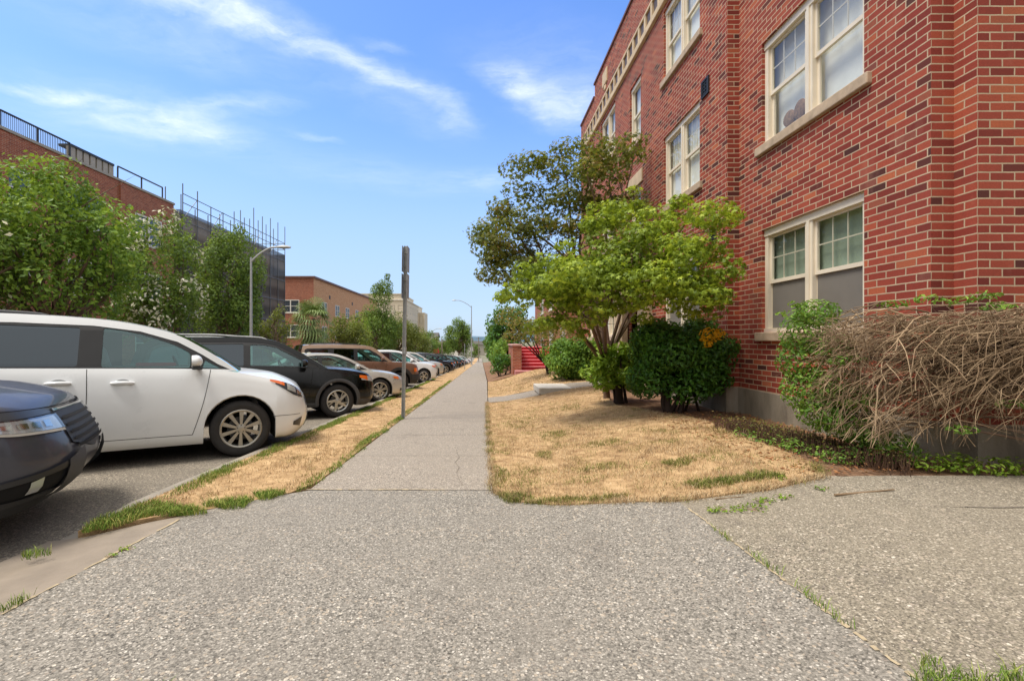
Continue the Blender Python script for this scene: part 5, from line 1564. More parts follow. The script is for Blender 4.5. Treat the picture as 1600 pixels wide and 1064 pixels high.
# ---- trees across the street
def crown_lr(cx, cy, top, bot, rx, ry, n, seed, **k):
    return auto_clumps((cx, cy, (top + bot) / 2), (rx, ry, (top - bot) / 2), int(n * 1.5), seed, size=(.2, .36), **k)
GF = lambda y: base(y) + .03
tree('street_tree', 'broad pale green street tree above the roof of the white minivan, left half', 'tree', (-14.2, 15.0, GF(15)), crown_lr(-14.2, 15.0, 7.0, .9, 2.55, 2.5, 46, 1), 'tree_a', .21, 210, .15, STR, seed=11)
c0 = crown_lr(-14.6, 12.6, 5.9, 1.0, 1.6, 1.9, 26, 2)
tree('street_tree', 'street tree with white blossom at the left edge of the photo', 'tree', (-14.5, 12.6, GF(12.6)), c0, 'tree_b', .2, 230, .12, STR, seed=12,
     extra=[('blossom', 'flower', [((c[0] + .3, c[1] - .3, c[2] + .25), tuple(x * .95 for x in r)) for c, r in c0[::3]], .17, 110)])
c1 = crown_lr(-14.5, 20.3, 7.1, .4, 1.9, 2.2, 44, 3, low=-.8)
tree('street_tree', 'street tree scattered with cream blossom left of the grey lamp post', 'tree', (-14.4, 20.3, GF(20)), c1, 'tree_b', .21, 230, .14, STR, seed=13,
     extra=[('blossom', 'flower', [((c[0] + .35, c[1] - .35, c[2] + .25), tuple(x * .9 for x in r)) for c, r in c1[::3]], .18, 130)])
tree('street_tree', 'dense dark green street tree directly in front of the netted scaffold', 'tree', (-15.2, 27.4, GF(27)), crown_lr(-15.3, 27.4, 8.5, -.2, 1.95, 2.3, 46, 4, low=-.85), 'tree_b', .22, 230, .16, STR, seed=14)
tree('street_tree', 'low yellowing street tree just right of the first lamp post', 'tree', (-14.6, 31.5, GF(31)), crown_lr(-14.4, 31.5, 3.7, -.6, 1.4, 1.4, 18, 5), 'tree_c', .2, 190, .1, STR, seed=15)
tree('street_tree', 'yellow green bushy tree right of the palm before the tan brick front', 'tree', (-14.2, 48, GF(48)), crown_lr(-14.0, 48, 4.4, -1.4, 2.6, 2.4, 36, 6, low=-.9), 'tree_c', .26, 150, .14, STR, seed=16)
tree('street_tree', 'small lime green tree behind the yellow green bushy one', 'tree', (-14.6, 52, GF(52)), crown_lr(-13.9, 52, 4.6, -1, 1.7, 1.7, 22, 66), 'lime', .24, 120, .1, STR, seed=17)
tree('street_tree', 'tall dark tree with a thin pointed top standing above its neighbours', 'tree', (-13.9, 60, GF(60)), crown_lr(-13.6, 60, 6.0, -1.7, 3.4, 3, 44, 7, low=-.9) + [((-13.2, 60, 7.0), (1.7, 1.5, 1.6), 2), ((-12.7, 60, 8.1), (1.2, 1.1, 1.3), 2.5), ((-13.7, 60, 7.9), (.9, .8, 1.0), 2.5), ((-12.4, 60, 9.6), (.45, .4, .5), 3)], 'tree_b', .28, 130, .2, STR, seed=18)
tree('street_tree', 'wide olive street tree behind the near sign post', 'tree', (-13.6, 72, GF(72)), crown_lr(-13.0, 72, 5.4, -2.4, 3.6, 3, 44, 8, low=-.9), 'tree_c', .3, 110, .2, STR, seed=19)
tree('street_tree', 'olive green street tree left of the pale balcony flats', 'tree', (-13.6, 86, GF(86)), crown_lr(-12.6, 86, 4.0, -3, 3.2, 3, 36, 9, low=-.9), 'tree_c', .32, 100, .18, STR, seed=20)
tree('street_tree', 'darker street tree below the pale balcony flats', 'tree', (-13.2, 104, GF(104)), crown_lr(-12.4, 104, 3.6, -4, 3.2, 3, 32, 10, low=-.9), 'tree_b', .36, 80, .18, STR, seed=21)
tree('street_tree', 'dark street tree beside the small red banner far down the left side', 'tree', (-12.8, 126, GF(126)), crown_lr(-11.6, 126, 2.9, -4.6, 3.2, 3, 28, 31, low=-.9), 'tree_b', .4, 60, .18, STR, seed=22)
tree('poplar_tree', 'dense column shaped tree standing alone against the sky near the end of the street', 'tree', (-6.9, 138, GF(138)), crown_lr(-6.9, 138, 8.6, -4.4, 4.3, 4, 60, 32, low=-.9), 'tree_b', .42, 75, .25, seed=23)
# ---- woods closing the view far below
pw = []; rw = random.Random(77)
for i in range(60):
    x = -60 + 2.2 * i + rw.uniform(-1, 1); h = rw.uniform(4, 8)
    pw.append(((x, 330 + rw.uniform(-12, 12), -7 + h * .5), (rw.uniform(3, 5), 4, h * .6)))
p, n = cloud(pw, 9); o = leaf_mesh('far_woods', p, n, 1.0, M['tree_c'], None); tag(o, 'far off belt of trees below the hills at the end of the street', 'woods', kind='stuff')
# ---- windmill palm by the tan brick block
t = thing('palm_tree', 'shaggy fan palm in front of the tan brick block', 'palm tree', (-14.4, 39, GF(39)))
mb = MB(); mb.tube([(0, 0, -.2), (.05, 0, 2.0), (0, .05, 4.6)], [.17, .16, .15], 8); mb.build('trunk', M['bark'], t, smooth=60)
fr = MB(); rp2 = random.Random(6)
def frond(mb, c, az, el, L, seg=14):
    """fan leaf: stalk and pleated fingers"""
    d = Vector((math.cos(az) * math.cos(el), math.sin(az) * math.cos(el), math.sin(el)))
    hub = Vector(c) + d * L * .5
    s = d.cross(Vector((0, 0, 1))).normalized(); u = s.cross(d)
    for k in range(seg):
        a = R(-105 + 210 * k / (seg - 1))
        f = (d * math.cos(a) + s * math.sin(a)).normalized()
        tip = hub + f * L * .55 + Vector((0, 0, -.22 * L)); m = hub + f * L * .33 + u * .03
        w = (s * math.cos(a) - d * math.sin(a)) * .045
        mb.add([hub, m + w, tip, m - w], [(0, 1, 2, 3)])
for k in range(46):
    frond(fr, (0, 0, 4.5 + rp2.uniform(-.2, .3)), rp2.uniform(0, 6.28), R(rp2.uniform(-35, 75)), rp2.uniform(1.5, 2.2))
fr.build('frond', M['palm'], t)
fr = MB()
for k in range(60):
    frond(fr, (0, 0, rp2.uniform(2.0, 4.1)), rp2.uniform(0, 6.28), R(rp2.uniform(-60, -5)), rp2.uniform(1.4, 2.3))
fr.build('hanging_frond', M['palm'], t)
# ---- right of the sidewalk
tree('evergreen_tree', 'dark green rounded tree overhanging the sidewalk beyond the red steps', 'tree', (2.2, 38, H(2.2, 38)), crown_lr(2.3, 38, 4.4, -.4, 2.3, 2.4, 40, 41, low=-.9), 'rhodo', .26, 150, .16, bark='bark_dark', seed=24)
tree('small_tree', 'low reddish leaved tree between the sidewalk and the brick facade', 'tree', (2.7, 18.4, H(2.7, 18.4)),
     [((1.0, 17.0, 2.1), (.6, .8, .4)), ((1.7, 18, 1.75), (.7, .8, .4)), ((2.4, 18.5, 1.7), (.8, .8, .45)), ((1.9, 17.6, 1.35), (.6, .6, .25)), ((3.0, 19, 1.9), (1.0, 1, .6)), ((1.2, 18.4, 1.35), (.45, .6, .25)), ((3.3, 18.2, 1.3), (.5, .7, .4)), ((2.5, 17.8, 1.2), (.5, .5, .2))], 'reddish', .12, 800, .06, bark='bark_dark', seed=25, fork=.3)
tree('street_tree', 'dark green tree right of the far sidewalk rising behind the dark hedge', 'tree', (3.6, 92, H(3.6, 92)), crown_lr(3.2, 92, 4.2, -3, 2.4, 3, 24, 81), 'tree_b', .34, 90, .16, seed=82)
tree('street_tree', 'last green tree on the right before the far white house', 'tree', (4.2, 135, H(4.2, 135)), crown_lr(3.4, 135, 2.6, -4.5, 2.8, 3, 24, 83), 'tree_c', .4, 70, .18, seed=84)
tree('street_tree', 'dark tree beyond the end of the sidewalk in front of the grey house', 'tree', (-3.2, 215, base(215)), crown_lr(-3.2, 215, 0.5, -8, 3.2, 3, 22, 85), 'tree_b', .6, 40, .2, seed=86)
BUSH = 'clipped shrubs along the lawn'
def shrub(name, label, foot, clumps, mt, sz, dens, group=BUSH, stems=6, seed=1, extra=None, shape=BROAD, faces=BROAD_F, r0=.03, fat=None):
    t = thing(name, label, 'shrub', foot, group=group); f = Vector(foot); rr = random.Random(seed)
    loc = [((c[0] - f.x, c[1] - f.y, c[2] - f.z), r, *k) for (c, r, *k) in clumps]
    mb = MB()
    for i in range(stems):
        c, r = rr.choice(loc)[:2]
        c = Vector(c); a = Vector((c.x * .25 + rr.uniform(-.1, .1), c.y * .25 + rr.uniform(-.1, .1), -.08))
        m = a.lerp(c, .55) + Vector((rr.uniform(-.1, .1), rr.uniform(-.1, .1), .05))
        mb.tube(smooth_curve([a, a.lerp(m, .5) + Vector((rr.uniform(-.05, .05), 0, 0)), m, c], 3), [r0 * (1.25 - i2 * .1) for i2 in range(10)], 5)
    if fat:
        for (p, q, w) in fat: mb.tube([Vector(p) - f, (Vector(p) - f).lerp(Vector(q) - f, .5), Vector(q) - f], [w * 1.3, w, w * .9], 8)
    mb.build('stem', M['bark_dark'], t, smooth=60)
    p, n = cloud(loc, dens)
    leaf_mesh('foliage', p, n, sz, M[mt], t, shape, faces, .2)
    for nm, m2, cl, s2, d2 in (extra or []):
        p, n = cloud([((c[0] - f.x, c[1] - f.y, c[2] - f.z), r) for c, r in cl], d2)
        leaf_mesh(nm, p, n, s2, M[m2], t, shape, faces, .2)
    return t
def ball(c, r, n, seed, s=(.3, .45)): return auto_clumps(c, r, n, seed, size=s, flat=1.0, low=-.9)
shrub('rounded_shrub', 'big dark glossy shrub with a patch of yellow leaves against the brick corner', (3.0, 7.35, .05),
      ball((3.18, 7.4, .95), (.80, .66, .66), 60, 51) + [((2.72, 7.3, .62), (.36, .36, .34)), ((3.25, 7.25, .45), (.45, .4, .28)), ((3.55, 7.35, .8), (.4, .4, .5))], 'rhodo', .075, 4200, seed=52, stems=9,
      extra=[('yellow_leaf', 'yellow', [((3.42, 6.82, 1.27), (.16, .12, .13)), ((3.58, 6.84, 1.29), (.09, .09, .09)), ((3.37, 6.8, 1.15), (.09, .09, .06))], .06, 6500)], fat=[((2.98, 7.25, .0), (2.95, 7.3, .55), .055), ((3.3, 7.4, .0), (3.45, 7.4, .5), .02), ((3.55, 7.4, 0), (3.4, 7.35, .45), .02)])
shrub('rounded_shrub', 'small lime green shrub on a thick stub trunk beside the entrance walk', (2.65, 8.75, .0), ball((2.62, 8.75, .66), (.62, .5, .46), 28, 53), 'lime', .10, 2600, seed=54, stems=4, fat=[((2.66, 8.75, -.1), (2.64, 8.75, .4), .08)])
shrub('rounded_shrub', 'broad mid green clipped shrub past the pale slab of the entrance walk', (3.05, 15.0, H(3, 15)), ball((3.0, 15.0, .62), (.98, .9, .82), 52, 55), 'hedgeleaf', .10, 2000, seed=56, stems=8)
shrub('rounded_shrub', 'low dark round shrub beside the brick cheek of the red steps', (1.12, 25.3, H(1.1, 25.3)), ball((1.15, 25.3, -.08), (.72, .7, .62), 22, 57), 'rhodo', .12, 900, seed=58)
shrub('hedge', 'loose yellow green hedge overhanging the far sidewalk edge', (1.25, 34, H(1.2, 34)), ball((1.3, 33.5, .25), (.75, 6.5, 1.3), 60, 59, (.16, .26)), 'hedgeleaf', .16, 420, seed=60, group=None)
shrub('hedge', 'dark hedge running along the sidewalk toward the end of the street', (1.5, 58, H(1.5, 58)), ball((1.6, 60, -.4), (1.0, 16, 1.7), 70, 61, (.14, .24)), 'rhodo', .24, 140, seed=62, group=None)
tree('small_tree', 'mid green tree behind the far hedge on the right of the sidewalk', 'tree', (2.9, 62, H(2.9, 62)), crown_lr(2.4, 62, 4.4, -1.5, 2.2, 3, 30, 63), 'tree_b', .3, 110, .15, seed=64)
# ---- green maple in front of the block
rm = random.Random(31)
mp = [(830, 470, 7.3, .42), (875, 455, 7.0, .5), (860, 420, 7.6, .42), (905, 400, 7.5, .45), (915, 445, 6.8, .5), (945, 365, 7.5, .45), (965, 410, 7.0, .5), (1000, 380, 7.0, .48), (985, 330, 7.6, .42), (1040, 345, 7.2, .42),
      (1050, 400, 6.7, .5), (1095, 385, 6.5, .42), (1105, 340, 6.5, .36), (1075, 322, 7.0, .3), (1125, 450, 6.2, .36), (1085, 440, 6.5, .42), (1030, 440, 6.6, .48), (985, 455, 6.5, .45), (940, 475, 6.9, .4), (890, 490, 7.1, .34), (1140, 425, 6.2, .22),
      (845, 505, 7.3, .26), (900, 440, 7.2, .46), (870, 500, 7.0, .24), (965, 440, 7.0, .46), (1020, 415, 7.0, .46), (820, 440, 7.6, .3), (1060, 470, 6.6, .3), (1000, 485, 6.9, .3), (920, 505, 7.1, .22), (800, 480, 7.5, .22), (1135, 335, 6.4, .2), (1010, 310, 7.7, .25), (1100, 475, 6.3, .22), (950, 340, 7.8, .3)]
cl = []
for (px, py, Y, r) in mp:
    for q in range(4):
        c = at(px + rm.uniform(-22, 22), py + rm.uniform(-20, 20), Y + rm.uniform(-.35, .35)); k = r * rm.uniform(.55, .85)
        cl.append((c, (k, k * .9, k * rm.uniform(.45, .7))))
tree('maple_tree', 'spreading light green maple in front of the brick facade above the dark shrub', 'tree', (2.62, 9.5, .0), cl, 'maple', .10, 2000, .065, seed=71, bark='bark', shape=STAR, faces=STAR_F, fork=.36, droop=.8, tops=[c for c, r in cl[::13]])
mp2 = [at(800, 375, 11.0), at(835, 345, 11.2), at(870, 325, 11.0), at(905, 320, 11.0), at(830, 300, 11.3), at(870, 280, 11.0), at(910, 265, 10.8), at(850, 258, 11.2), at(900, 240, 11), at(950, 235, 10.6), at(975, 240, 10.2), at(800, 325, 11.5), at(785, 400, 11.5),
       at(945, 300, 10.8), at(820, 265, 11.3), at(790, 345, 11.4), at(930, 280, 10.6), at(775, 420, 11.4), at(870, 370, 11.2), at(920, 345, 11), at(960, 330, 10.8), at(815, 410, 11.2), at(990, 325, 10.5), at(845, 395, 11.4), at(770, 395, 11.4), at(795, 430, 11.3), at(840, 430, 11.2), at(825, 385, 11.5), at(765, 370, 11.5), at(860, 350, 11.0)]
cl2 = []
for i, p in enumerate(mp2):
    for q in range(3):
        k = rm.uniform(.3, .52); cl2.append(((p[0] + rm.uniform(-.35, .35), p[1] + rm.uniform(-.4, .4), p[2] + rm.uniform(-.25, .25)), (k, k, k * rm.uniform(.45, .75))))
tree('maple_tree', 'taller bronze tinged maple leaning left behind the light green one', 'tree', (3.15, 10.6, H(3.1, 10.6)), cl2, 'maple_dark', .115, 1050, .10, seed=72, shape=STAR, faces=STAR_F, fork=.42, droop=.6, tops=[c for c, r in cl2[::5]])
# ---- the dying hedge at the right corner: bare twigs streaming off old stems
HG = thing('dead_hedge', 'half dead hedge of bare brown twigs with a green fringe by the lower window', 'hedge', (4.6, 3.7, .1))
o0 = Vector((4.6, 3.7, .1)); rh = random.Random(21)
st = MB(); tw = MB()
def hy(x): return 3.62 + (4.6 - x) * .36
for k in range(16):
    z = rh.uniform(.35, 1.35); x0 = rh.uniform(4.5, 5.3)
    p = [Vector((x0, hy(x0) + rh.uniform(-.1, .1), rh.uniform(-.05, .2))), Vector((x0 - .05, hy(x0) + rh.uniform(-.12, .12), z * .6)), Vector((x0 - .35, hy(x0) + rh.uniform(-.15, .15), z)),
         Vector((x0 - .9, hy(x0 - .9) + rh.uniform(-.2, .2), z + rh.uniform(-.1, .15))), Vector((x0 - 1.4, hy(x0 - 1.4) + rh.uniform(-.2, .2), z + rh.uniform(-.2, .15)))]
    p = [Vector(q) - o0 for q in smooth_curve(p, 4)]; n = len(p); r = rh.uniform(.014, .03)
    st.tube(p, [r * (1 - .75 * i / (n - 1)) for i in range(n)], 6)
st.build('stem', M['bark'], HG, smooth=60)
def bough(p, d, L, r, depth, top, bot):
    seg = rh.randint(5, 7); pts = [p.copy()]
    bend = Vector((rh.gauss(0, .05), rh.gauss(0, .05), rh.gauss(-.05, .06)))
    for s in range(seg):
        d = (d + bend + Vector((rh.gauss(0, .10), rh.gauss(0, .10), rh.gauss(0, .10)))).normalized()
        p = p + d * L / seg
        if p.z > top + .04: p.z = top + rh.uniform(-.01, .04); d.z = -abs(d.z) * .3
        if p.x < 3.02 or p.z < .34: break
        pts.append(p.copy())
    n = len(pts)
    if n < 3: return
    tw.tube([q - o0 for q in pts], [r * (1 - .7 * i / (n - 1)) for i in range(n)], 4, cap=False)
    if depth:
        for q in range(rh.choice([1, 2, 2, 3])):
            i = rh.randint(1, n - 2)
            e = (d + Vector((rh.gauss(0, .5), rh.gauss(0, .5), rh.gauss(-.05, .5)))).normalized()
            bough(pts[i].copy(), e, L * rh.uniform(.3, .6), r * .55, depth - 1, top, bot)
for k in range(1350):
    x = 3.25 + 2.0 * rh.random() ** .9
    top = 1.43 + .05 * math.sin(x * 6) - .45 * sstep(3.5, 3.0, x); bot = .46 + .32 * sstep(3.7, 4.4, x) + .3 * sstep(3.5, 3.1, x)
    z = bot + (top - bot) * rh.random() ** .75
    y = hy(x) + rh.gauss(0, .16)
    d = Vector((-1, rh.uniform(-.5, .5), rh.uniform(-.55, .35) - .25 * (1 - (z - bot) / (top - bot)))).normalized()
    if rh.random() < .15: d = Vector((rh.uniform(-.6, .4), rh.uniform(-.7, .4), rh.uniform(-1, .7))).normalized()
    bough(Vector((x, y, z)), d, rh.uniform(.3, .8), rh.choice([.0025, .003, .004, .005, .0085]), 2 if rh.random() < .5 else 1, top, bot)
tw.build('twig', M['twig'], HG)
hc = []
for (px, py, Y, rx, rz) in [(1262, 520, 4.5, .16, .14), (1250, 560, 4.55, .13, .16), (1262, 610, 4.45, .15, .14), (1290, 640, 4.35, .16, .14), (1305, 600, 4.25, .14, .12), (1318, 655, 4.2, .15, .12), (1345, 670, 4.15, .14, .09), (1275, 490, 4.4, .12, .09), (1300, 545, 4.3, .12, .1), (1385, 690, 4.05, .12, .07), (1330, 620, 4.1, .10, .08)]:
    hc.append((tuple(Vector(at(px, py, Y)) - o0), (rx * 1.6, .25, rz * 1.6)))
for (px, py, Y) in [(1235, 490, 4.4), (1250, 475, 4.45), (1395, 475, 3.85), (1450, 468, 3.7), (1500, 470, 3.65), (1560, 478, 3.6), (1315, 565, 4.0), (1580, 630, 3.55), (1500, 670, 3.6), (1330, 560, 3.95), (1540, 462, 3.6)]:
    hc.append((tuple(Vector(at(px, py, Y)) - o0), (.12, .10, .035), .45))
p, n = cloud(hc, 15000); leaf_mesh('foliage', p, n, .04, M['hedgeleaf'], HG, BROAD, BROAD_F, .2)
# ---- cut-back brown hedge stubs, weeds and litter along the bed
LH = thing('low_hedge', 'row of cut back brown stubs edging the planting bed beside the dry lawn', 'low hedge', (3.3, 4.8, .03)); o1 = Vector((3.3, 4.8, .03))
tw = MB(); gp = []
for k in range(2200):
    t = rh.random(); x = 3.14 + .30 * t + rh.gauss(0, .10); y = 5.75 - 1.85 * t + rh.gauss(0, .12)
    z = H(x, y); h = rh.uniform(.07, .17)
    a = Vector((x, y, z - .01)) - o1; e = a + Vector((rh.uniform(-.04, .04), rh.uniform(-.04, .04), h))
    tw.tube([a, a.lerp(e, .5) + Vector((rh.uniform(-.012, .012), 0, 0)), e], [.0042, .0034, .002], 3, cap=False)
    if rh.random() < .5: gp.append(tuple(e))
tw.build('stem', M['stub'], LH)
gp = np.array(gp); leaf_mesh('foliage', gp + RNG.normal(size=gp.shape) * .02, np.tile((0, 0, 1.), (len(gp), 1)), .028, M['reddish'], LH, BROAD, BROAD_F)
WD = 'weeds growing along the bed and paving'
def weed(label, pts, sz, dens, mt='hedgeleaf', hgt=.05):
    x0, y0 = pts[0][0], pts[0][1]
    f = Vector((x0, y0, H(x0, y0)))
    cl = [((x - f.x, y - f.y, H(x, y) + hgt * .6 - f.z), (r, r * .75, hgt)) for x, y, r in pts]
    t = thing('weed', label, 'weed', tuple(f), group=WD)
    p, n = cloud(cl, dens); n[:, 2] += .8; p[:, 2] = np.maximum(p[:, 2], np.array([H(q[0] + f.x, q[1] + f.y) - f.z + .012 for q in p]))
    leaf_mesh('foliage', p, n, sz, M[mt], t, BROAD, BROAD_F)
    mb = MB()
    for (c, r) in cl:
        for k in range(10):
            a = rh.uniform(0, 6.28); mb.tube([(c[0], c[1], c[2] - hgt * .7), (c[0] + math.cos(a) * r[0] * .8, c[1] + math.sin(a) * r[1] * .8, c[2] + hgt * rh.uniform(0, .8))], [.002, .001], 3, cap=False)
    mb.build('stem', M['twig'], t)
weed('leafy green weeds in front of the cut back stubs', [(3.02, 4.95, .14), (3.1, 4.7, .15), (3.08, 4.45, .15), (3.16, 4.25, .14), (2.98, 5.2, .1), (3.15, 4.6, .12)], .034, 8000, hgt=.075)
weed('small green weed near the corner of the bed by the lawn', [(3.2, 3.98, .13), (3.1, 4.05, .09)], .03, 9500, hgt=.07)
weed('green fern like weed under the dead hedge beside the foundation', [(3.55, 4.0, .2), (3.38, 4.08, .16), (3.75, 3.96, .14)], .038, 8000, hgt=.13)
weed('bright sprawling weed at the edge of the driveway below the corner', [(3.95, 3.74, .15), (4.15, 3.68, .17), (3.75, 3.8, .13), (4.02, 3.88, .14), (4.3, 3.68, .12)], .038, 8500, 'lime', hgt=.09)
weed('yellow green mat of weeds in the joint of the driveway', [(1.72, 3.18, .11), (1.87, 3.14, .12), (1.62, 3.2, .06), (2.02, 3.24, .09), (2.18, 3.28, .07)], .022, 15000, 'lime', hgt=.018)
weed('tiny dark weed in a patch of dry straw on the driveway', [(2.52, 3.36, .06)], .022, 15000, hgt=.02)
weed('tiny lime weed at the lawn edge near the driveway', [(2.40, 3.62, .045)], .025, 15000, 'lime', hgt=.03)
weed('tiny grass tuft in the seam at the left of the apron', [(-2.22, 2.85, .06), (-2.24, 2.75, .04)], .02, 15000, 'lime', hgt=.015)
# fallen sticks
for (a, b, r, lab) in [((2.5, 3.22), (2.95, 3.25), .009, 'long brown stick lying on the pale driveway'), ((1.75, 3.4), (1.95, 3.38), .006, 'short dark twig lying by the lawn edge on the driveway')]:
    mb = MB(); z = H(a[0], a[1]) + r
    mb.tube([(a[0], a[1], z), ((a[0] + b[0]) / 2, (a[1] + b[1]) / 2 + .02, z + .004), (b[0], b[1], H(*b) + r)], [r, r * .9, r * .5], 6)
    tag(mb.build('stick', M['twig'], smooth=60), lab, 'stick')

# ------------------------------------------------------------------ grass
def inside(x, y, poly):
    c = np.zeros(len(x), bool); n = len(poly); j = n - 1
    for i in range(n):
        xi, yi = poly[i]; xj, yj = poly[j]
        m = ((yi > y) != (yj > y)) & (x < (xj - xi) * (y - yi) / (yj - yi + 1e-12) + xi)
        c ^= m; j = i
    return c
def Hv(x, y): return np.array([H(a, b) for a, b in zip(x, y)])
def grass(name, mt, x, y, h, w, label=None, lean=.9):
    n = len(x); z = Hv(x, y) + .006
    az = RNG.uniform(0, 2 * np.pi, n); hh = h * RNG.uniform(.45, 1.25, n)
    ln_ = RNG.uniform(.15, lean, n) * hh; a2 = RNG.uniform(0, 2 * np.pi, n)
    wx, wy = np.cos(az) * w / 2, np.sin(az) * w / 2
    V = np.empty((n, 5, 3))
    V[:, 0] = np.stack([x - wx, y - wy, z], 1); V[:, 1] = np.stack([x + wx, y + wy, z], 1)
    mx_, my_ = x + np.cos(a2) * ln_ * .35, y + np.sin(a2) * ln_ * .35
    V[:, 2] = np.stack([mx_ + wx * .7, my_ + wy * .7, z + hh * .6], 1); V[:, 3] = np.stack([mx_ - wx * .7, my_ - wy * .7, z + hh * .6], 1)
    V[:, 4] = np.stack([x + np.cos(a2) * ln_, y + np.sin(a2) * ln_, z + hh * .9], 1)
    i0 = np.arange(n)[:, None] * 5
    F = (i0 + np.array([0, 1, 2, 3])).tolist() + (i0 + np.array([3, 2, 4])).tolist()
    me = bpy.data.meshes.new(name); me.from_pydata(V.reshape(-1, 3).tolist(), [], F); me.materials.append(M[mt])
    o = bpy.data.objects.new(name, me); COL.objects.link(o); tag(o, label, 'grass', kind='stuff'); return o
def scatter(poly, dens, falloff=6.0, y1=40):
    xs = [p[0] for p in poly]; ys = [p[1] for p in poly]; lo, hi = min(ys), min(max(ys), y1)
    n = int(dens * (max(xs) - min(xs)) * (hi - lo))
    x = RNG.uniform(min(xs), max(xs), n); y = RNG.uniform(lo, hi, n)
    thin = np.ones(n)
    for q in range(60):
        cx, cy, r = RNG.uniform(min(xs), max(xs)), RNG.uniform(lo, min(hi, 14)), RNG.uniform(.08, .3)
        thin = np.where((x - cx) ** 2 + ((y - cy) * .6) ** 2 < r * r, .3, thin)
    keep = inside(x, y, poly) & (RNG.random(n) < thin) & (RNG.random(n) < np.minimum(1, (falloff / np.maximum(y, 1)) ** 1.5))
    return x[keep], y[keep]
x, y = scatter(LAWN, 4200, 5.0); grass('lawn_grass', 'blade', x, y, .038, .0042, 'dry straw coloured lawn grass with faded green patches in front of the brick block')
ex = []; ey = []
for (a, b) in list(zip(LAWN, LAWN[1:]))[:7] + [((.16, 12.2), (.12, 8)), ((.12, 8), (.11, 4.05))]:
    L_ = math.hypot(b[0] - a[0], b[1] - a[1]); m = int(L_ * 900)
    q = RNG.random(m); j = RNG.normal(0, .028, (m, 2)); lump = .5 + .5 * np.sin(q * L_ * 9 + a[0] * 5)
    kq = RNG.random(m) < .35 + .65 * lump
    ex.append((a[0] + (b[0] - a[0]) * q + j[:, 0])[kq]); ey.append((a[1] + (b[1] - a[1]) * q + j[:, 1])[kq])
grass('lawn_grass', 'blade', np.concatenate(ex), np.concatenate(ey), .05, .004, 'ragged dry grass hanging over the paved edge of the lawn', 1.3)
x, y = scatter(LAWN2, 1500, 7.0); grass('lawn_grass', 'blade', x, y, .05, .009, 'dry lawn grass beyond the entrance walk')
x, y = scatter(STRIP, 2600, 5.5, 60); grass('strip_grass', 'blade_strip', x, y, .034, .005, 'dry yellow grass of the planting strip along the kerb')
# greener tufts: along the kerb, the strip's corner, the sidewalk edge and a few lawn patches
def tufts(spots, n, h, w, name, label, mt='blade_green'):
    X = []; Yq = []
    for (a, b, ra, rb, k) in spots:
        m = int(n * k); th = RNG.uniform(0, 2 * np.pi, m); r = np.sqrt(RNG.random(m)) * (1 + .25 * np.sin(3 * th + a * 7))
        X.append(a + np.cos(th) * ra * r); Yq.append(b + np.sin(th) * rb * r)
    grass(name, mt, np.concatenate(X), np.concatenate(Yq), h, w, label)
rt = random.Random(9)
tufts([(-2.62, 3.5, .16, .28, 1.4), (-2.35, 3.52, .2, .1, 1.0), (-2.05, 3.72, .18, .12, .9), (-1.85, 3.95, .12, .1, .6), (-2.72, 3.3, .08, .16, .7)], 1100, .055, .005, 'green_grass', 'tall green grass at the near corner of the planting strip')
tufts([(-2.68 + rt.uniform(-.05, .05), yy_, .11, .28, rt.uniform(.3, 1.2)) for yy_ in np.arange(4.2, 26, .4)], 620, .045, .005, 'green_grass', 'green grass growing along the kerb beside the parked cars')
tufts([(-1.62 + rt.uniform(-.03, .03), yy_, .07, .3, rt.uniform(.15, 1.1)) for yy_ in np.arange(4.4, 24, .5)], 480, .042, .005, 'green_grass', 'green grass along the sidewalk edge of the planting strip')
tufts([(1.95, 3.72, .3, .1, 1.3), (2.3, 3.75, .16, .1, .7), (.3, 3.86, .12, .12, .5), (.62, 3.72, .22, .05, .5), (1.0, 3.68, .2, .05, .4), (.2, 4.6, .08, .35, .4), (1.5, 5.6, .3, .2, .5), (1.9, 4.4, .16, .12, .5), (1.05, 6.6, .25, .3, .4), (.55, 8.0, .3, .4, .4), (1.7, 9, .3, .4, .35), (1.2, 4.6, .2, .14, .3), (.75, 5.4, .1, .2, .25)], 900, .05, .005, 'green_grass', 'faded green patches of grass in the dry lawn', 'blade')
for o in bpy.data.objects:
    if o.name.startswith('green_grass.003'): o.data.materials[0] = M['blade_mid']
tufts([(1.56, 1.5, .10, .12, .8), (1.75, 1.46, .12, .1, .8), (2.0, 1.44, .16, .09, 1), (2.3, 1.42, .2, .08, 1), (-1.16, 1.6, .05, .02, .3), (1.5, 2.0, .02, .16, .12), (1.5, 2.45, .015, .2, .1), (1.48, 2.8, .015, .12, .08), (-2.26, 2.2, .03, .08, .15), (-2.7, 2.75, .08, .05, .3)], 420, .05, .004, 'green_grass', 'green grass tufts by the driveway edge nearest the viewer')
# litter on the soil: bark chips and dry leaves
n = 2600
x = RNG.uniform(2.5, 5.2, n); y = RNG.uniform(3.66, 7.2, n)
k = inside(x, y, [(2.6, 3.66), (5.2, 3.66), (5.2, 3.95), (4.3, 3.95), (4.05, 4.2), (4.05, 7.2), (2.2, 7.2), (2.3, 5.2)])
x, y = x[k], y[k]
pp = np.stack([x, y, Hv(x, y) + .016], 1)
o = leaf_mesh('leaf_litter', pp, np.tile((0, 0, 1.6), (len(pp), 1)), .04, M['dryleaf'], None, KITE, KITE_F)
tag(o, 'dry fallen leaves and chips scattered over the bare soil bed', 'leaf litter', kind='stuff')
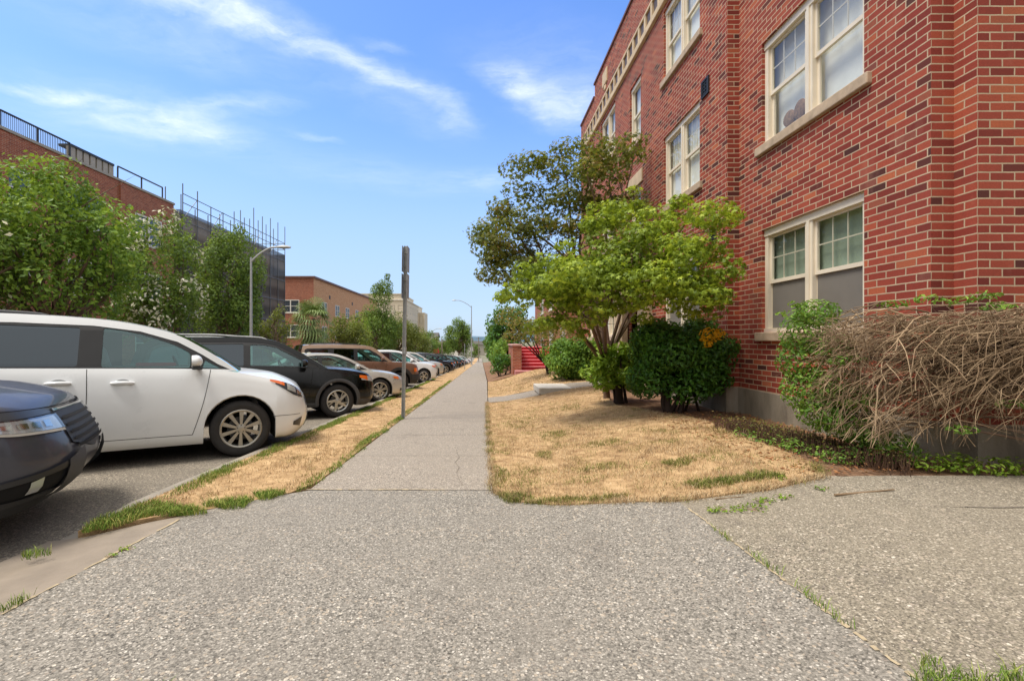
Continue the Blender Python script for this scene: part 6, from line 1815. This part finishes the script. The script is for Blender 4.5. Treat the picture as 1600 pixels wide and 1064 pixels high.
# ------------------------------------------------------------------ posts and lamps
z0 = H(-1.6, 9.0)
SP = thing('sign_post', 'near grey metal post with two parking signs seen edge on, at the sidewalk edge', 'sign post', (-1.545, 9.0, z0), (0, R(.9), 0))
mb = MB()
def chan(mb, x0, x1, y0, y1, za, zb):
    """open channel section with a row of holes suggested by the web"""
    mb.box(x0, x0 + .006, y0, y1, za, zb); mb.box(x1 - .006, x1, y0, y1, za, zb); mb.box(x0 + .006, x1 - .006, y1 - .006, y1, za, zb)
chan(mb, -.034, .034, -.025, .025, -.3, 3.42)
mb.build('pole', M['galv'], SP)
mb = MB()
for za, zb in ((2.38, 2.86), (2.9, 3.4)):
    bevel_box(mb, -.052, -.046, -.14, .16, za, zb, .002)
mb.build('sign_panel', M['galv'], SP)
mb = MB()
for za, zb in ((2.38, 2.86), (2.9, 3.4)): bevel_box(mb, .046, .052, -.14, .16, za, zb, .002)
mb.build('sign_panel', M['galv'], SP)
mb = MB()
for za in (2.5, 2.74, 3.0, 3.28): mb.tube([(-.055, 0, za), (.055, 0, za)], .008, 6)
mb.build('sign_bolt', M['galv'], SP)
mb = MB(); mb.tube([(0, .03, 1.28), (0, .03, 1.42)], .045, 8); mb.build('sleeve', M['galv'], SP)
def lamp(label, x, y, h, arm, side, lean=.5, mt='pole_grey', r=.09, name='street_lamp'):
    t = thing(name, label, 'street lamp', (x, y, base(y)), group='street lamps')
    mb = MB(); mb.tube([(0, 0, -.2), (0, 0, .5), (0, 0, h * .5), (0, 0, h)], [r * 1.25, r, r * .8, r * .6], 10); mb.build('pole', M[mt], t, smooth=60)
    mb = MB(); mb.tube([(0, 0, -.05), (0, 0, .25)], [r * 2.2, r * 2.0], 8); mb.build('base', M[mt], t, smooth=30)
    if arm:
        pts = smooth_curve([(0, 0, h - .25), (side * arm * .35, 0, h - .25 + lean * .55), (side * arm * .75, 0, h - .25 + lean * .95), (side * arm, 0, h - .25 + lean)], 5)
        mb = MB(); mb.tube(pts, [.05] * len(pts), 7); mb.build('arm', M[mt], t, smooth=60)
        mb = MB()
        x0 = side * arm; zz = h - .25 + lean
        prof = [(0, .06, .06), (.15, .12, .09), (.4, .19, .13), (.7, .17, .10), (.85, .06, .04)]
        o = len(mb.v); k = 10
        for (d_, wv, hv) in prof:
            for j in range(k):
                a = 2 * math.pi * j / k; mb.v.append((x0 + side * d_, math.cos(a) * wv, zz + math.sin(a) * hv * (1 if math.sin(a) > 0 else .55)))
        for i in range(len(prof) - 1):
            for j in range(k):
                mb.f.append([o + i * k + j, o + i * k + (j + 1) % k, o + (i + 1) * k + (j + 1) % k, o + (i + 1) * k + j]); mb.m.append(0)
        mb.f.append([o + j for j in range(k)]); mb.m.append(0); mb.f.append([o + (len(prof) - 1) * k + j for j in range(k)]); mb.m.append(0)
        mb.build('lamp_head', M[mt], t, smooth=50)
    return t
lamp('pale street lamp with its arm raised to the right before the netted scaffold', -13.0, 25.7, 6.9, 1.4, 1, .8)
lamp('pale street lamp across the street below the balcony flats with a short raised arm', -11.6, 107, 7.7, 1.5, 1, .7, r=.16)
lamp('tall slender street lamp on the parking strip, its arm reaching left over the cars', -1.72, 80, 10.4, 2.6, -1, 1.2, 'galv', r=.10)
for (x, y, h, lab, mt) in [(-1.75, 48, 2.75, 'thin far sign post on the planting strip beside the parked cars', 'galv'), (-.9, 150, 8.0, 'pale wooden utility pole at the far end of the sidewalk', 'wood'), (-9.0, 104, 5.6, 'bare pale post across the street right of the short armed lamp', 'wood')]:
    t = thing('utility_pole' if mt == 'wood' else 'sign_post', lab, 'pole', (x, y, base(y)))
    mb = MB(); mb.tube([(0, 0, -.2), (0, 0, h)], [.15 if mt == 'wood' else .035, .12 if mt == 'wood' else .035], 8); mb.build('pole', M[mt], t, smooth=60)
    if mt == 'galv':
        mb = MB(); bevel_box(mb, .038, .044, -.12, .12, h - .5, h - .05, .002); mb.build('sign_panel', M['galv'], t)
    else:
        mb = MB(); bevel_box(mb, -.9, .9, -.06, .06, h - .6, h - .45, .01); mb.build('crossarm', M['wood'], t)
t = thing('banner', 'small red awning across the street beside the far posts', 'awning', (-13.2, 118, base(118)))
mb = MB(); mb.tube([(0, 0, -.2), (0, 0, 4.0)], .05, 6); mb.build('pole', M['galv'], t)
mb = MB(); mb.grid(lambda u, v: (.1 + 2.2 * u, .05 * math.sin(u * 9), 3.9 - 1.6 * v * (1 - .25 * u) - .2 * u), 8, 4); mb.build('cloth', M['red_paint'], t, smooth=180)
